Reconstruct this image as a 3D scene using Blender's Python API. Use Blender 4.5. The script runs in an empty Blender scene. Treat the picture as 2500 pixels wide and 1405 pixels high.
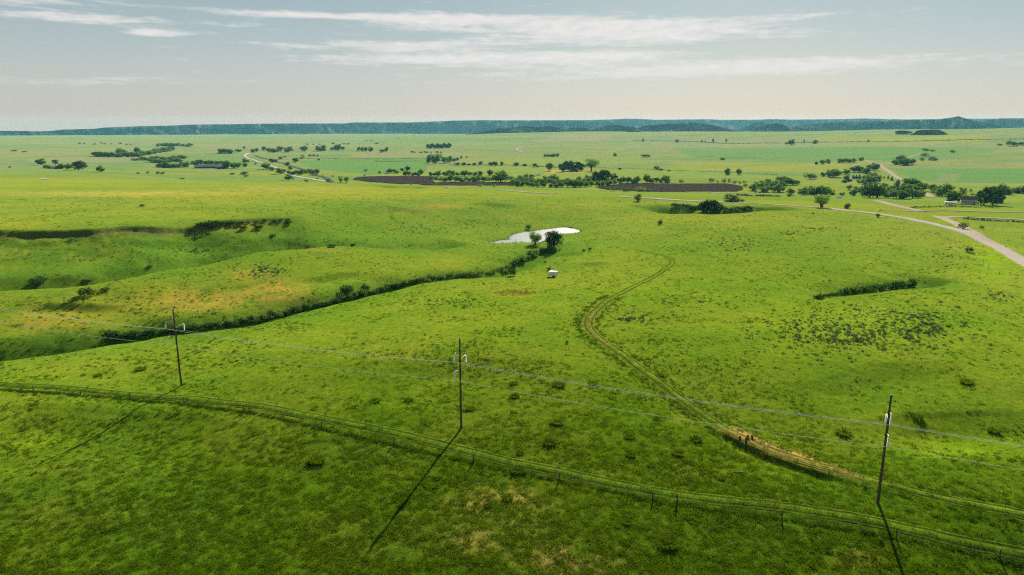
import bpy, bmesh, math, random
import numpy as np
from mathutils import Vector, Matrix

R = math.radians
rng = np.random.default_rng(7)
random.seed(7)
SC = bpy.context.scene
COL = SC.collection

# ------------------------------------------------------------------ camera
FPX, HZ, CU, CV = 1740.0, 303.0, 1250.0, 702.5          # photo pixels: focal length, horizon row, centre
PITCH = math.atan((CV - HZ) / FPX)
GZ = 58.0                                                # camera height above the near pasture; world z = rel z + GZ
cd = bpy.data.cameras.new('camera'); cam = bpy.data.objects.new('camera', cd); COL.objects.link(cam)
cd.sensor_width = 36.0; cd.lens = 36.0 * FPX / 2500.0
cd.clip_start = 0.5; cd.clip_end = 90000.0
cam.location = (0, 0, GZ); cam.rotation_euler = (math.pi / 2 - PITCH, 0, 0)
SC.camera = cam

# ------------------------------------------------------------------ light
SUN_AZ, SUN_EL = R(16.0), R(27.0)                        # azimuth to the right of the view axis (+Y)
sd = bpy.data.lights.new('sun', 'SUN'); sun = bpy.data.objects.new('sun', sd); COL.objects.link(sun)
sd.energy = 5.0; sd.angle = R(0.6); sd.color = (1.0, 0.93, 0.80)
SDIR = Vector((math.sin(SUN_AZ) * math.cos(SUN_EL), math.cos(SUN_AZ) * math.cos(SUN_EL), math.sin(SUN_EL)))
sun.rotation_euler = (-SDIR).to_track_quat('-Z', 'Y').to_euler()
sun.location = (60, 200, 400)

W = bpy.data.worlds.new('World'); SC.world = W; W.use_nodes = True
wn, wl = W.node_tree.nodes, W.node_tree.links
wn.clear()
def wnode(t, **kw):
    n = wn.new(t)
    for k, v in kw.items(): setattr(n, k, v)
    return n
def sset(n, name, v): n.inputs[name].default_value = v
out = wnode('ShaderNodeOutputWorld'); bg = wnode('ShaderNodeBackground')
sky = wnode('ShaderNodeTexSky', sky_type='NISHITA', sun_disc=False)
sky.sun_elevation = SUN_EL; sky.sun_rotation = SUN_AZ; sky.altitude = 900; sky.air_density = 1.0; sky.dust_density = 1.2; sky.ozone_density = 1.5
SKY_STRENGTH = 0.04
geo = wnode('ShaderNodeTexCoord'); sep = wnode('ShaderNodeSeparateXYZ')
wl.new(geo.outputs['Generated'], sep.inputs[0])
def math_n(op, a=None, b=None, clamp=False):
    n = wnode('ShaderNodeMath', operation=op, use_clamp=clamp)
    for i, v in enumerate((a, b)):
        if v is None: continue
        if isinstance(v, (int, float)): n.inputs[i].default_value = v
        else: wl.new(v, n.inputs[i])
    return n.outputs[0]
def mixc(fac, a, b):
    n = wnode('ShaderNodeMix', data_type='RGBA')
    for sock, v in ((n.inputs[0], fac), (n.inputs[6], a), (n.inputs[7], b)):
        if isinstance(v, (int, float, tuple)): sock.default_value = v if not isinstance(v, tuple) else (*v, 1)
        else: wl.new(v, sock)
    return n.outputs[2]
def wramp(fac, stops):
    n = wnode('ShaderNodeValToRGB'); cr = n.color_ramp
    while len(cr.elements) > 1: cr.elements.remove(cr.elements[-1])
    cr.elements[0].position = stops[0][0]; cr.elements[0].color = (*stops[0][1],) if len(stops[0][1]) == 4 else (*stops[0][1], 1)
    for p, c in stops[1:]:
        e = cr.elements.new(p); e.color = (*c, 1)
    wl.new(fac, n.inputs[0]); return n.outputs[0]
zc = math_n('MAXIMUM', sep.outputs[2], 0.004)
# thin high veil: whitens and warms the sky towards the horizon, the same in every direction
veil = wramp(zc, [(0.0, (0.91,) * 3), (0.05, (0.87,) * 3), (0.2, (0.83,) * 3), (0.6, (0.8,) * 3), (1.0, (0.7,) * 3)])
veilcol = wramp(zc, [(0.0, (5.8, 4.1, 3.5)), (0.014, (5.5, 4.5, 4.0)), (0.03, (5.2, 4.9, 4.5)), (0.07, (4.7, 4.95, 4.8)), (0.11, (3.9, 4.6, 4.65)), (0.165, (3.0, 4.05, 4.25)), (1.0, (1.2, 2.0, 2.8))])
base = mixc(veil, sky.outputs[0], veilcol)
# clouds: streaky altocumulus banks and thin cirrus, by bearing and elevation
az = math_n('ARCTAN2', sep.outputs[0], sep.outputs[1]); el = sep.outputs[2]
comb = wnode('ShaderNodeCombineXYZ'); wl.new(az, comb.inputs[0]); wl.new(el, comb.inputs[1])
def wnoise(sc, detail, rough, loc, dist=0.0, rot=0.0):
    m = wnode('ShaderNodeMapping'); m.inputs['Location'].default_value = loc; m.inputs['Scale'].default_value = sc; m.inputs['Rotation'].default_value = (0, 0, R(rot))
    wl.new(comb.outputs[0], m.inputs[0])
    n = wnode('ShaderNodeTexNoise'); sset(n, 'Scale', 1.0); sset(n, 'Detail', detail); sset(n, 'Roughness', rough); sset(n, 'Distortion', dist)
    wl.new(m.outputs[0], n.inputs[0]); return n.outputs[0]
fine = wnoise((8, 105, 1), 9.0, 0.64, (3.4, 1.3, 0), 0.5); wisp = wnoise((3.2, 46, 1), 7.0, 0.6, (7.7, 4.1, 0), 0.3, 1.5); puff = wnoise((42, 150, 1), 6.0, 0.62, (1.7, 8.3, 0), 0.2)
env = None
for u_, v_, ru, rv, am in [(800, 66, 220, 6, .9), (1120, 66, 300, 15, 1.0), (1450, 92, 300, 20, 0.9), (1620, 108, 220, 18, 0.6), (1040, 126, 300, 12, .85), (1050, 155, 300, 14, .95), (1400, 150, 220, 10, .6), (1650, 182, 400, 20, 1.0), (2000, 176, 200, 10, .5), (40, 52, 150, 22, 1.0), (260, 92, 170, 12, .62), (400, 114, 70, 8, .8), (230, 215, 380, 16, .42), (1900, 75, 380, 12, .42), (150, 10, 260, 10, .35), (1500, 138, 120, 18, .4)]:
    da = math_n('MULTIPLY', math_n('SUBTRACT', az, math.atan((u_ - 1250) / 1785)), 1785 / ru); de = math_n('MULTIPLY', math_n('SUBTRACT', el, (303 - v_) / 1770), 1770 / rv)
    d2_ = math_n('ADD', math_n('MULTIPLY', da, da), math_n('MULTIPLY', de, de)); e_ = math_n('MULTIPLY', math_n('POWER', 2.718, math_n('MULTIPLY', d2_, -1.0)), am)
    env = e_ if env is None else math_n('ADD', env, e_)
env = math_n('MINIMUM', env, 1.15)
tex = math_n('ADD', math_n('MULTIPLY', fine, 1.0), math_n('ADD', math_n('MULTIPLY', wisp, .55), math_n('MULTIPLY', puff, .45)))       # ~0.8 mean
c1 = math_n('SUBTRACT', math_n('ADD', tex, math_n('MULTIPLY', env, .54)), .78)
cloud = wramp(c1, [(0.0, (0, 0, 0)), (0.34, (0, 0, 0)), (0.43, (.2,) * 3), (0.56, (.60,) * 3), (0.76, (.9,) * 3)])
fade = wramp(zc, [(0.0, (0, 0, 0)), (0.03, (0.1,) * 3), (0.06, (0.8,) * 3), (0.09, (1, 1, 1))])
cl = math_n('MULTIPLY', cloud, fade)
skyc = mixc(cl, base, mixc(puff, (7.0, 6.8, 6.6), (9.2, 8.8, 8.5)))
sset(bg, 'Strength', SKY_STRENGTH)
wl.new(skyc, bg.inputs[0]); wl.new(bg.outputs[0], out.inputs[0])

SC.view_settings.view_transform = 'Standard'; SC.view_settings.look = 'None'
SC.view_settings.exposure = 1.35; SC.view_settings.gamma = 1.0
SC.render.engine = 'CYCLES'
SC.cycles.max_bounces = 4; SC.cycles.diffuse_bounces = 2; SC.cycles.glossy_bounces = 2; SC.cycles.transmission_bounces = 2
SC.cycles.volume_bounces = 1; SC.cycles.transparent_max_bounces = 4
SC.cycles.use_denoising = False; SC.cycles.use_adaptive_sampling = False
SC.cycles.filter_width = 1.2
SC.cycles.caustics_reflective = False; SC.cycles.caustics_refractive = False
SC.cycles.volume_max_steps = 64

# ------------------------------------------------------------------ pixel <-> place helpers
CP, SP = math.cos(PITCH), math.sin(PITCH)
def ray(u, v):
    x = (np.asarray(u, float) - CU) / FPX; y = (CV - np.asarray(v, float)) / FPX
    return x, CP + y * SP, -SP + y * CP
def at_z(u, v, z):
    a, b, c = ray(u, v); s = z / c
    return a * s, b * s
def at_r(u, v, r):
    a, b, c = ray(u, v); s = r / np.hypot(a, b)
    return a * s, b * s, c * s

# ------------------------------------------------------------------ noise in numpy
def _hash(ix, iy, seed):
    h = (ix.astype(np.int64) * 374761393 + iy.astype(np.int64) * 668265263 + seed * 974634777) & 0x7fffffff
    h = ((h ^ (h >> 13)) * 1274126177) & 0x7fffffff
    return ((h ^ (h >> 16)) & 0xffff) / 65535.0
def vnoise(x, y, seed=0):
    ix, iy = np.floor(x), np.floor(y); fx, fy = x - ix, y - iy
    fx = fx * fx * (3 - 2 * fx); fy = fy * fy * (3 - 2 * fy)
    a = _hash(ix, iy, seed); b = _hash(ix + 1, iy, seed); c = _hash(ix, iy + 1, seed); d = _hash(ix + 1, iy + 1, seed)
    return (a * (1 - fx) + b * fx) * (1 - fy) + (c * (1 - fx) + d * fx) * fy
def fbm(x, y, oct=4, seed=0, gain=0.5):
    s = 0; a = 1.0; t = 0
    for k in range(oct):
        s = s + a * vnoise(x * 2 ** k + 17.3 * k, y * 2 ** k - 9.1 * k, seed + k); t += a; a *= gain
    return s / t
def sstep(a, b, x):
    t = np.clip((x - a) / (b - a), 0, 1); return t * t * (3 - 2 * t)

# ------------------------------------------------------------------ relief: heights (relative to the lens) at places read off the photograph
CTRL = []
def cz(pts):                                            # (u, v, z): the ground at that pixel lies z metres below the lens
    for u, v, z in pts:
        x, y = at_z(u, v, z); CTRL.append((float(x), float(y), z))
# near pasture
cz([(-500, 1500, -61), (0, 1405, -60.5), (600, 1405, -60), (1250, 1405, -59.5), (1900, 1405, -60), (2500, 1405, -61), (3000, 1405, -62),
    (1250, 2200, -61), (-100, 2200, -61), (2600, 2200, -62),
    (-300, 1150, -60.2), (0, 1180, -60), (600, 1180, -59), (1250, 1200, -58.3), (1900, 1230, -58.4), (2500, 1260, -59.2), (2900, 1200, -60),
    (443, 942, -58.95), (1126, 1046, -57.3), (2143, 1228, -58.27), (1650, 1140, -57.9),
    (-300, 980, -60), (0, 940, -59.3), (200, 905, -58.7), (700, 900, -57.0), (1000, 870, -55.8), (1300, 850, -55.6),
    (2000, 1050, -59.6), (2300, 1050, -60.2), (2500, 1040, -60.2), (1800, 980, -58.8), (2300, 1120, -59.0), (2500, 1110, -59.2),
    (1600, 900, -57), (1900, 920, -57.5), (2300, 940, -58.2), (2700, 950, -59)])
# the edge of the near bank above the creek
EDGE = [(-400, 915, -61), (-150, 890, -60.5), (0, 872, -60.2), (150, 853, -59.9), (250, 838, -59.7), (400, 815, -59.4), (580, 797, -59.2), (700, 768, -59.2), (880, 727, -59.6),
        (1000, 697, -60.2), (1100, 682, -60.8), (1180, 677, -61.0), (1260, 655, -61.6), (1330, 625, -62.4), (1400, 603, -63)]
cz(EDGE)
# right-hand pasture, knolls
cz([(1450, 640, -61), (1250, 720, -58.8), (1150, 760, -57.8), (1450, 760, -57.2), (1600, 620, -60), (1600, 700, -58), (1800, 620, -58.5), (1800, 700, -58),
    (2000, 640, -58.5), (2200, 620, -59.2), (2300, 660, -60.5), (2000, 735, -58.6), (2240, 704, -59.2), (2450, 690, -61),
    (2080, 790, -56.2), (2250, 790, -56.4), (1900, 800, -57), (2100, 880, -57.6), (2450, 800, -58), (2800, 850, -59.5),
    (1700, 800, -57.2), (1600, 540, -61.2), (1750, 525, -59.6), (1900, 515, -59.6), (2100, 545, -60.2), (2300, 590, -62), (2450, 640, -63.2), (2700, 720, -64)])
# the second ridge, across the creek
cz([(-300, 760, -57.5), (0, 708, -56.5), (250, 686, -56), (420, 650, -55), (620, 611, -54.5), (820, 602, -56), (1000, 605, -60), (1130, 604, -63.2), (1200, 600, -64.6),
    (0, 790, -60.5), (300, 770, -60), (550, 730, -59.5), (750, 690, -59.5), (900, 660, -60), (1050, 640, -61.4), (-200, 840, -61.5)])
# the long slope and the bench above it
cz([(-350, 585, -48.2), (0, 573, -48.5), (230, 566, -48.6), (380, 557, -49.0), (520, 545, -49.4), (700, 537, -50.4), (820, 512, -52.6), (950, 490, -55), (1100, 484, -58), (1250, 490, -60), (1400, 503, -62),
    (0, 640, -56.2), (0, 605, -52.3), (250, 632, -56.8), (250, 600, -53.0), (480, 612, -58.3), (480, 580, -54.2), (700, 580, -56.3), (880, 560, -59), (1000, 560, -61), (1150, 555, -64), (1300, 545, -65.3), (1450, 545, -65.3), (1550, 522, -64.3),
    (0, 545, -49.0), (350, 532, -49.6), (650, 515, -51.5), (0, 520, -50.4), (350, 505, -51.6), (700, 492, -54), (0, 480, -54.6), (350, 475, -55.6), (700, 470, -58.5), (-400, 500, -54), (-400, 455, -62),
    (0, 450, -62), (300, 450, -61.5), (620, 449, -61.5), (880, 451, -63), (1000, 462, -64), (1200, 468, -65), (1400, 480, -65.5), (1520, 484, -65.5), (960, 470, -64.5)])
# valley floor
cz([(0, 425, -75), (0, 412, -87), (200, 425, -76), (300, 412, -88)])
for u in (500, 800, 1100, 1400, 1700, 2000, 2300): cz([(u, 442 if u < 1600 else 452, -89.5), (u, 424, -92)])
cz([(1100, 452, -87.5), (1400, 458, -87), (1600, 470, -85), (1800, 470, -86), (1950, 474, -85.5), (2200, 485, -82), (2330, 494, -78), (2420, 497, -77), (2550, 500, -77), (2800, 520, -76)])
cz([(1500, 497, -65.3), (1730, 492, -64.6), (2000, 505, -65.2), (2200, 522, -65.4), (2400, 575, -64.6), (1800, 482, -67.5), (1950, 485, -69), (2100, 492, -70), (2200, 497, -69.5), (2300, 498, -71.5), (2300, 530, -68.5), (2450, 530, -69.5), (2600, 545, -70)])
for u in (-500, 0, 300, 600, 900, 1200, 1500): cz([(u, 400, -97), (u, 380, -99.5), (u, 360, -102 if u < 1100 else -96)] + ([(u, 347, -105), (u, 337, -108)] if u < 1100 else [(u, 347, -92)]))
for u, a in ((1800, (-95, -94, -90, -84)), (2100, (-91, -87, -79, -66)), (2400, (-88, -82, -72, -57)), (2800, (-86, -78, -66, -50))):
    cz([(u, 402, a[0]), (u, 382, a[1]), (u, 362, a[2]), (u, 345, a[3])])
for u, v, r in ((1350, 337, 4200), (1600, 335, 4200), (1800, 331, 4200), (2000, 325, 4300), (2150, 319, 4300), (2250, 321, 4200), (2360, 325, 4100), (2450, 316, 4100), (2520, 312, 4100), (2900, 308, 4100),
                (1120, 331, 5000), (1300, 324, 5300), (1450, 322, 5400), (1600, 323, 5400), (1750, 322, 5500), (1900, 323, 5700), (1600, 323, 6500), (2000, 321, 6700), (2400, 327, 6500), (2900, 325, 7000)):
    x, y, z = at_r(u, v, r); CTRL.append((float(x), float(y), float(z)))
for th in range(-50, 51, 12):
    for r, z in ((8000, -112), (11000, -124), (16000, -165), (25000, -270), (45000, -560)): CTRL.append((r * math.sin(R(th)), r * math.cos(R(th)), z))
for th in list(range(62, 300, 34)):
    for r, z in ((12, -61), (60, -61), (250, -60), (900, -66), (4000, -85), (20000, -110)): CTRL.append((r * math.sin(R(th)), r * math.cos(R(th)), z))
CTRL = np.array(CTRL)

def tps_space(x, y):
    r = np.hypot(x, y) + 8.0
    th = np.arctan2(x, y)
    return th * 1.7, np.log(r)
cq = np.stack(tps_space(CTRL[:, 0], CTRL[:, 1]), 1)
def kern(d2): return 0.5 * d2 * np.log(d2 + 1e-12)
n = len(CTRL)
A = np.zeros((n + 3, n + 3)); d2 = ((cq[:, None] - cq[None]) ** 2).sum(-1)
A[:n, :n] = kern(d2) + np.eye(n) * 4e-5
A[:n, n] = 1; A[:n, n + 1:] = cq; A[n, :n] = 1; A[n + 1:, :n] = cq.T
wts = np.linalg.solve(A, np.concatenate([CTRL[:, 2], np.zeros(3)]))
def tps(x, y):
    x, y = np.asarray(x, float), np.asarray(y, float); shp = x.shape; x = x.ravel(); y = y.ravel()
    a, b = tps_space(x, y); o = np.empty(len(a))
    for i in range(0, len(a), 40000):
        s = slice(i, i + 40000)
        dd = (a[s, None] - cq[None, :, 0]) ** 2 + (b[s, None] - cq[None, :, 1]) ** 2
        o[s] = kern(dd) @ wts[:n] + wts[n] + a[s] * wts[n + 1] + b[s] * wts[n + 2]
    return o.reshape(shp)

def seg_dist(x, y, pts):
    """distance to a polyline, and the signed side (+ = farther from the camera side for left-to-right lines), and parameter 0..1"""
    best = np.full(x.shape, 1e18); side = np.zeros(x.shape); par = np.zeros(x.shape)
    pts = np.asarray(pts, float); L = np.hypot(*np.diff(pts, axis=0).T); cum = np.concatenate([[0], np.cumsum(L)]); tot = cum[-1]
    for k in range(len(pts) - 1):
        ax, ay = pts[k]; dx, dy = pts[k + 1] - pts[k]; l2 = dx * dx + dy * dy + 1e-9
        t = np.clip(((x - ax) * dx + (y - ay) * dy) / l2, 0, 1)
        ex, ey = x - ax - t * dx, y - ay - t * dy; d = ex * ex + ey * ey
        m = d < best
        best = np.where(m, d, best); side = np.where(m, np.sign(dx * ey - dy * ex), side); par = np.where(m, (cum[k] + t * L[k]) / tot, par)
    return np.sqrt(best), side, par

def line_at(uvz, push=0.0):
    """a polyline of pixels with ground heights -> world xy, pushed away from the camera by `push` metres"""
    o = []
    for u, v, z in uvz:
        x, y = at_z(u, v, z); r = math.hypot(x, y); o.append((x * (r + push) / r, y * (r + push) / r))
    return np.array(o)

CREEK = line_at([(u, v, z) for u, v, z in EDGE[:-1]], 9.0)
CREEK = np.concatenate([[CREEK[0] * 1.0 + np.array([-90.0, -20.0])], CREEK, [np.array(at_z(1385, 597, -66))]])
DRAW2 = line_at([(-400, 775, -57.5), (0, 708, -56.5), (250, 686, -56), (420, 650, -55), (540, 628, -54.8), (640, 612, -54.8), (760, 604, -55.6), (880, 603, -57.5)], 15.0)
DRAW3 = line_at([(760, 603, -56), (940, 605, -58.5), (1060, 605, -61.5), (1150, 602, -64)], 10.0)
DRAWR = line_at([(1985, 733, -58.6), (2060, 722, -58.8), (2150, 712, -59), (2240, 702, -59.2), (2330, 690, -60)], 5.0)
DRAWM = line_at([(1590, 497, -62), (1680, 516, -59.8), (1760, 521, -59.8), (1860, 514, -59.9), (1930, 506, -61)], 24.0)
BENCH = line_at([(-350, 585, -48.2), (0, 574, -48.5), (100, 570, -48.5), (230, 566, -48.6), (300, 560, -48.8), (380, 557, -49.0), (450, 551, -49.2), (520, 545, -49.4), (600, 541, -49.9), (700, 537, -50.4), (745, 529, -51.2)])
SWALE = line_at([(900, 466, -64.2), (960, 462, -64), (1040, 459, -64)], 60.0)
POND_UV = [(1194, 592), (1222, 586.5), (1243, 585.5), (1239, 581.5), (1246, 577), (1248, 573.5), (1260, 570), (1290, 566), (1312, 562.5), (1345, 559), (1372, 555.5), (1392, 556.5), (1412, 562), (1420, 566),
           (1404, 569.5), (1370, 572.5), (1352, 575), (1340, 582), (1330, 590), (1313, 597.5), (1300, 594), (1276, 592), (1240, 594), (1210, 595.5)]
POND_Z = -66.3
POND = np.array([at_z(u, v, POND_Z) for u, v in POND_UV])
def in_poly(x, y, poly):
    c = np.zeros(x.shape, bool); j = len(poly) - 1
    for i in range(len(poly)):
        xi, yi = poly[i]; xj, yj = poly[j]
        hit = ((yi > y) != (yj > y)) & (x < (xj - xi) * (y - yi) / (yj - yi + 1e-12) + xi)
        c ^= hit; j = i
    return c

# grid: bearings x ranges, dense where the photograph looks
TH = np.concatenate([np.linspace(-180, -60, 16)[:-1], np.linspace(-60, -41, 24)[:-1], np.linspace(-41, 41, 660), np.linspace(41, 60, 24)[1:], np.linspace(60, 180, 16)[1:]])
TH = np.radians(TH)
rr = [1.5, 6, 14, 24, 34, 44, 52]
r = 58.0
while r < 46000:
    rr.append(r)
    r += 0.42 if r < 150 else r * (0.0042 if r < 700 else (0.0062 if r < 2600 else 0.014))
RR = np.array(rr); LR = np.log(RR)
TT, RG = np.meshgrid(TH, RR)
GX, GY = RG * np.sin(TT), RG * np.cos(TT)
Hh = tps(GX[:, ::4], GY[:, ::4])                        # evaluate coarsely in bearing, then interpolate
idx = np.arange(0, len(TH), 4)
Hh = np.stack([np.interp(TH, TH[idx], row) for row in Hh])
Hh[:, idx[-1]:] = Hh[:, idx[-1]][:, None]
Hh[:, -1] = Hh[:, 0]
near = (RG < 1500) & (np.abs(TT) < R(46))
def local(mask, fn):
    x, y = GX[mask], GY[mask]; Hh[mask] = fn(x, y, Hh[mask])
def carve(line, depth, w_near, w_far, power=2.0):
    pts = np.array(line); lo = pts.min(0) - 80; hi = pts.max(0) + 80
    m = near & (GX > lo[0]) & (GX < hi[0]) & (GY > lo[1]) & (GY < hi[1])
    def fn(x, y, h):
        d, s, p = seg_dist(x, y, line)
        d = d * (0.8 + 0.45 * fbm(x / 14, y / 14, 3, 5))
        w = np.where(s > 0, w_far, w_near); taper = sstep(0.0, 0.22, p) * sstep(1.0, 0.80, p)
        return h - depth * taper * np.exp(-(d / w) ** power)
    local(m, fn)
carve(CREEK, 5.8, 6.0, 10.5)
carve(DRAW2, 7.0, 8.5, 15.0)
carve(DRAW3, 3.4, 6.0, 16.0)
carve(DRAWR, 3.4, 3.6, 10.0)
carve(DRAWM, 9.0, 13.0, 11.0)
carve(SWALE, 7.0, 22.0, 22.0)
# the bench rim breaks off steeply towards the camera
def rim(x, y, h):
    d, s, p = seg_dist(x, y, BENCH)
    below = s < 0
    wob = 0.1 + 1.8 * fbm(x / 9, y / 9, 4, 11)
    fade = sstep(1.0, 0.72, p)
    return h - np.where(below, fade * 1.15 * wob * sstep(0.0, 2.2, d) * sstep(30, 6, d), 0) + np.where(~below, 0.5 * fade * sstep(10, 0, d), 0)
lo, hi = BENCH.min(0) - 70, BENCH.max(0) + 70
local(near & (GX > lo[0]) & (GX < hi[0]) & (GY > lo[1]) & (GY < hi[1]), rim)
# gullies on the slope under the bench, undulation everywhere
und = (fbm(GX / 60, GY / 60, 3, 21) - 0.5) * 2.2 * sstep(90, 260, RG) + (fbm(GX / 400, GY / 400, 3, 31) - 0.5) * 9 * sstep(800, 2500, RG)
und += (fbm(GX / 110, GY / 110, 2, 27) - 0.5) * 3.4 * sstep(110, 240, RG) * sstep(900, 450, RG)
und += (fbm(GX / 14, GY / 14, 3, 23) - 0.5) * 0.7 * sstep(1500, 600, RG)
front = sstep(R(100), R(60), np.abs(TT))
Hh += und * front
hum = (fbm(GX / 1.6, GY / 1.6, 3, 41, 0.6) - 0.5) * 0.22 * sstep(420, 150, RG)
Hh += hum * front
# pond basin
lo, hi = POND.min(0) - 25, POND.max(0) + 25
m = near & (GX > lo[0]) & (GX < hi[0]) & (GY > lo[1]) & (GY < hi[1])
def basin(x, y, h):
    ring = np.concatenate([POND, POND[:1]]); d, _, _ = seg_dist(x, y, ring); ins = in_poly(x, y, POND)
    t = sstep(0, 14, d)
    return np.where(ins, POND_Z - 0.25 - 1.0 * sstep(0, 6, d), np.maximum((POND_Z + 0.10 + d * 0.10) * (1 - t) + np.maximum(h, POND_Z + 0.3) * t, POND_Z + 0.05))
local(m, basin)

# the cut bank that carries the worn track
TRACK2_UV = [(3200, 1440), (2900, 1366), (2640, 1297), (2500, 1257), (2400, 1237), (2300, 1217), (2160, 1182), (2050, 1152), (1960, 1126), (1880, 1100), (1800, 1064), (1720, 1015), (1650, 965), (1570, 905), (1510, 860), (1460, 825), (1438, 800), (1441, 775),
             (1470, 745), (1520, 715), (1580, 685), (1620, 660), (1640, 645), (1635, 630), (1600, 619), (1555, 611)]
EMB = np.array([at_z(u, v, -58.6) for u, v in [(1745, 1035), (1800, 1066), (1880, 1102), (1960, 1128), (2050, 1155), (2120, 1172)]])
lo, hi = EMB.min(0) - 20, EMB.max(0) + 20
def bank(x, y, h):
    d, s, p = seg_dist(x, y, EMB)
    e = sstep(0, 0.2, p) * sstep(1, 0.75, p) * (0.75 + 0.5 * fbm(x / 3, y / 3, 3, 77))
    # EMB runs left to right: s < 0 is the camera side
    return h + np.where(s < 0, 0.42 * sstep(2.9, 1.7, d), 0.42 * sstep(9.0, 1.5, d)) * e - np.where(s < 0, 0.5 * np.exp(-((d - 3.4) / 1.0) ** 2), 0) * e
local(near & (GX > lo[0]) & (GX < hi[0]) & (GY > lo[1]) & (GY < hi[1]), bank)

def ground(x, y):
    """height of the terrain sheet (relative to the lens) by bilinear lookup in its own grid"""
    x, y = np.asarray(x, float), np.asarray(y, float)
    th = np.arctan2(x, y); lr = np.log(np.maximum(np.hypot(x, y), RR[0]))
    i = np.clip(np.searchsorted(TH, th) - 1, 0, len(TH) - 2); j = np.clip(np.searchsorted(LR, lr) - 1, 0, len(LR) - 2)
    a = np.clip((th - TH[i]) / (TH[i + 1] - TH[i]), 0, 1); b = np.clip((lr - LR[j]) / (LR[j + 1] - LR[j]), 0, 1)
    return (Hh[j, i] * (1 - a) + Hh[j, i + 1] * a) * (1 - b) + (Hh[j + 1, i] * (1 - a) + Hh[j + 1, i + 1] * a) * b
SL = np.exp(np.linspace(math.log(55), math.log(30000), 2600))
def hit(u, v):
    """first place where the sight line through a photo pixel meets the ground: (x, y, rel z)"""
    u, v = np.atleast_1d(np.asarray(u, float)), np.atleast_1d(np.asarray(v, float))
    a, b, c = ray(u, v); hn = np.hypot(a, b)
    X = a[:, None] / hn[:, None] * SL; Y = b[:, None] / hn[:, None] * SL; Z = c[:, None] / hn[:, None] * SL
    below = Z < ground(X, Y)
    k = np.where(below.any(1), below.argmax(1), len(SL) - 1); k = np.maximum(k, 1); q = np.arange(len(u))
    g0 = Z[q, k - 1] - ground(X[q, k - 1], Y[q, k - 1]); g1 = Z[q, k] - ground(X[q, k], Y[q, k])
    t = np.clip(g0 / (g0 - g1 + 1e-9), 0, 1)
    x = X[q, k - 1] * (1 - t) + X[q, k] * t; y = Y[q, k - 1] * (1 - t) + Y[q, k] * t
    return x, y, ground(x, y)
def hit1(u, v):
    x, y, z = hit(u, v); return float(x[0]), float(y[0]), float(z[0])
def place(u, v):
    x, y, z = hit1(u, v); return Vector((x, y, z + GZ))
# smaller breaks of slope that turn away from the sun: hollows on the hillsides
def small_rim(uv, drop, w, back):
    x, y, z = hit([p[0] for p in uv], [p[1] for p in uv]); line = np.stack([x, y], 1); lo, hi = line.min(0) - back * 1.5, line.max(0) + back * 1.5
    def fn(x, y, h):
        d, s, p = seg_dist(x, y, line); d = d * (.75 + .5 * fbm(x / 9, y / 9, 3, 15)); f_ = sstep(0, .3, p) * sstep(1, .7, p)
        return h - np.where(s < 0, f_ * drop * sstep(0, w, d) * sstep(back, w, d), 0) + f_ * .25 * drop * np.where(s > 0, sstep(w * 1.5, 0, d), sstep(w * .3, 0, d))
    local(near & (GX > lo[0]) & (GX < hi[0]) & (GY > lo[1]) & (GY < hi[1]), fn)
for uv_, dr_, w_, b_ in [([(830, 522), (880, 508), (940, 503), (1000, 512), (1030, 525)], 1.9, 14, 44), ([(1120, 500), (1180, 495), (1240, 500), (1290, 512)], 1.6, 13, 40), ([(1385, 650), (1420, 643), (1470, 640), (1520, 648)], 0.8, 6, 20), ([(1330, 636), (1370, 620), (1410, 615), (1450, 622)], 0.8, 6, 20),
                         ([(1180, 716), (1250, 709), (1330, 716)], 1.0, 4, 12), ([(300, 600), (380, 588), (460, 592)], 1.0, 9, 24), ([(560, 600), (640, 582), (740, 578)], 1.0, 10, 26), ([(720, 690), (800, 672), (880, 660)], 1.2, 6, 18), ([(60, 740), (200, 742), (330, 752)], .9, 5, 14),
                         ([(700, 905), (900, 880), (1150, 872), (1350, 885)], 1.1, 14, 30), ([(-60, 985), (200, 990), (500, 1010), (760, 1060)], 1.2, 12, 30), ([(2000, 1035), (2200, 1010), (2400, 1000), (2560, 1000)], 1.2, 10, 26), ([(1900, 960), (2100, 890), (2350, 880)], .9, 9, 24), ([(1500, 498), (1580, 505), (1660, 516)], 0.8, 9, 24)]: small_rim(uv_, dr_, w_, b_)
def metres(px, x, y, z):                                # size of `px` photo pixels at a place
    return px * (y * CP - z * SP) / FPX

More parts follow.
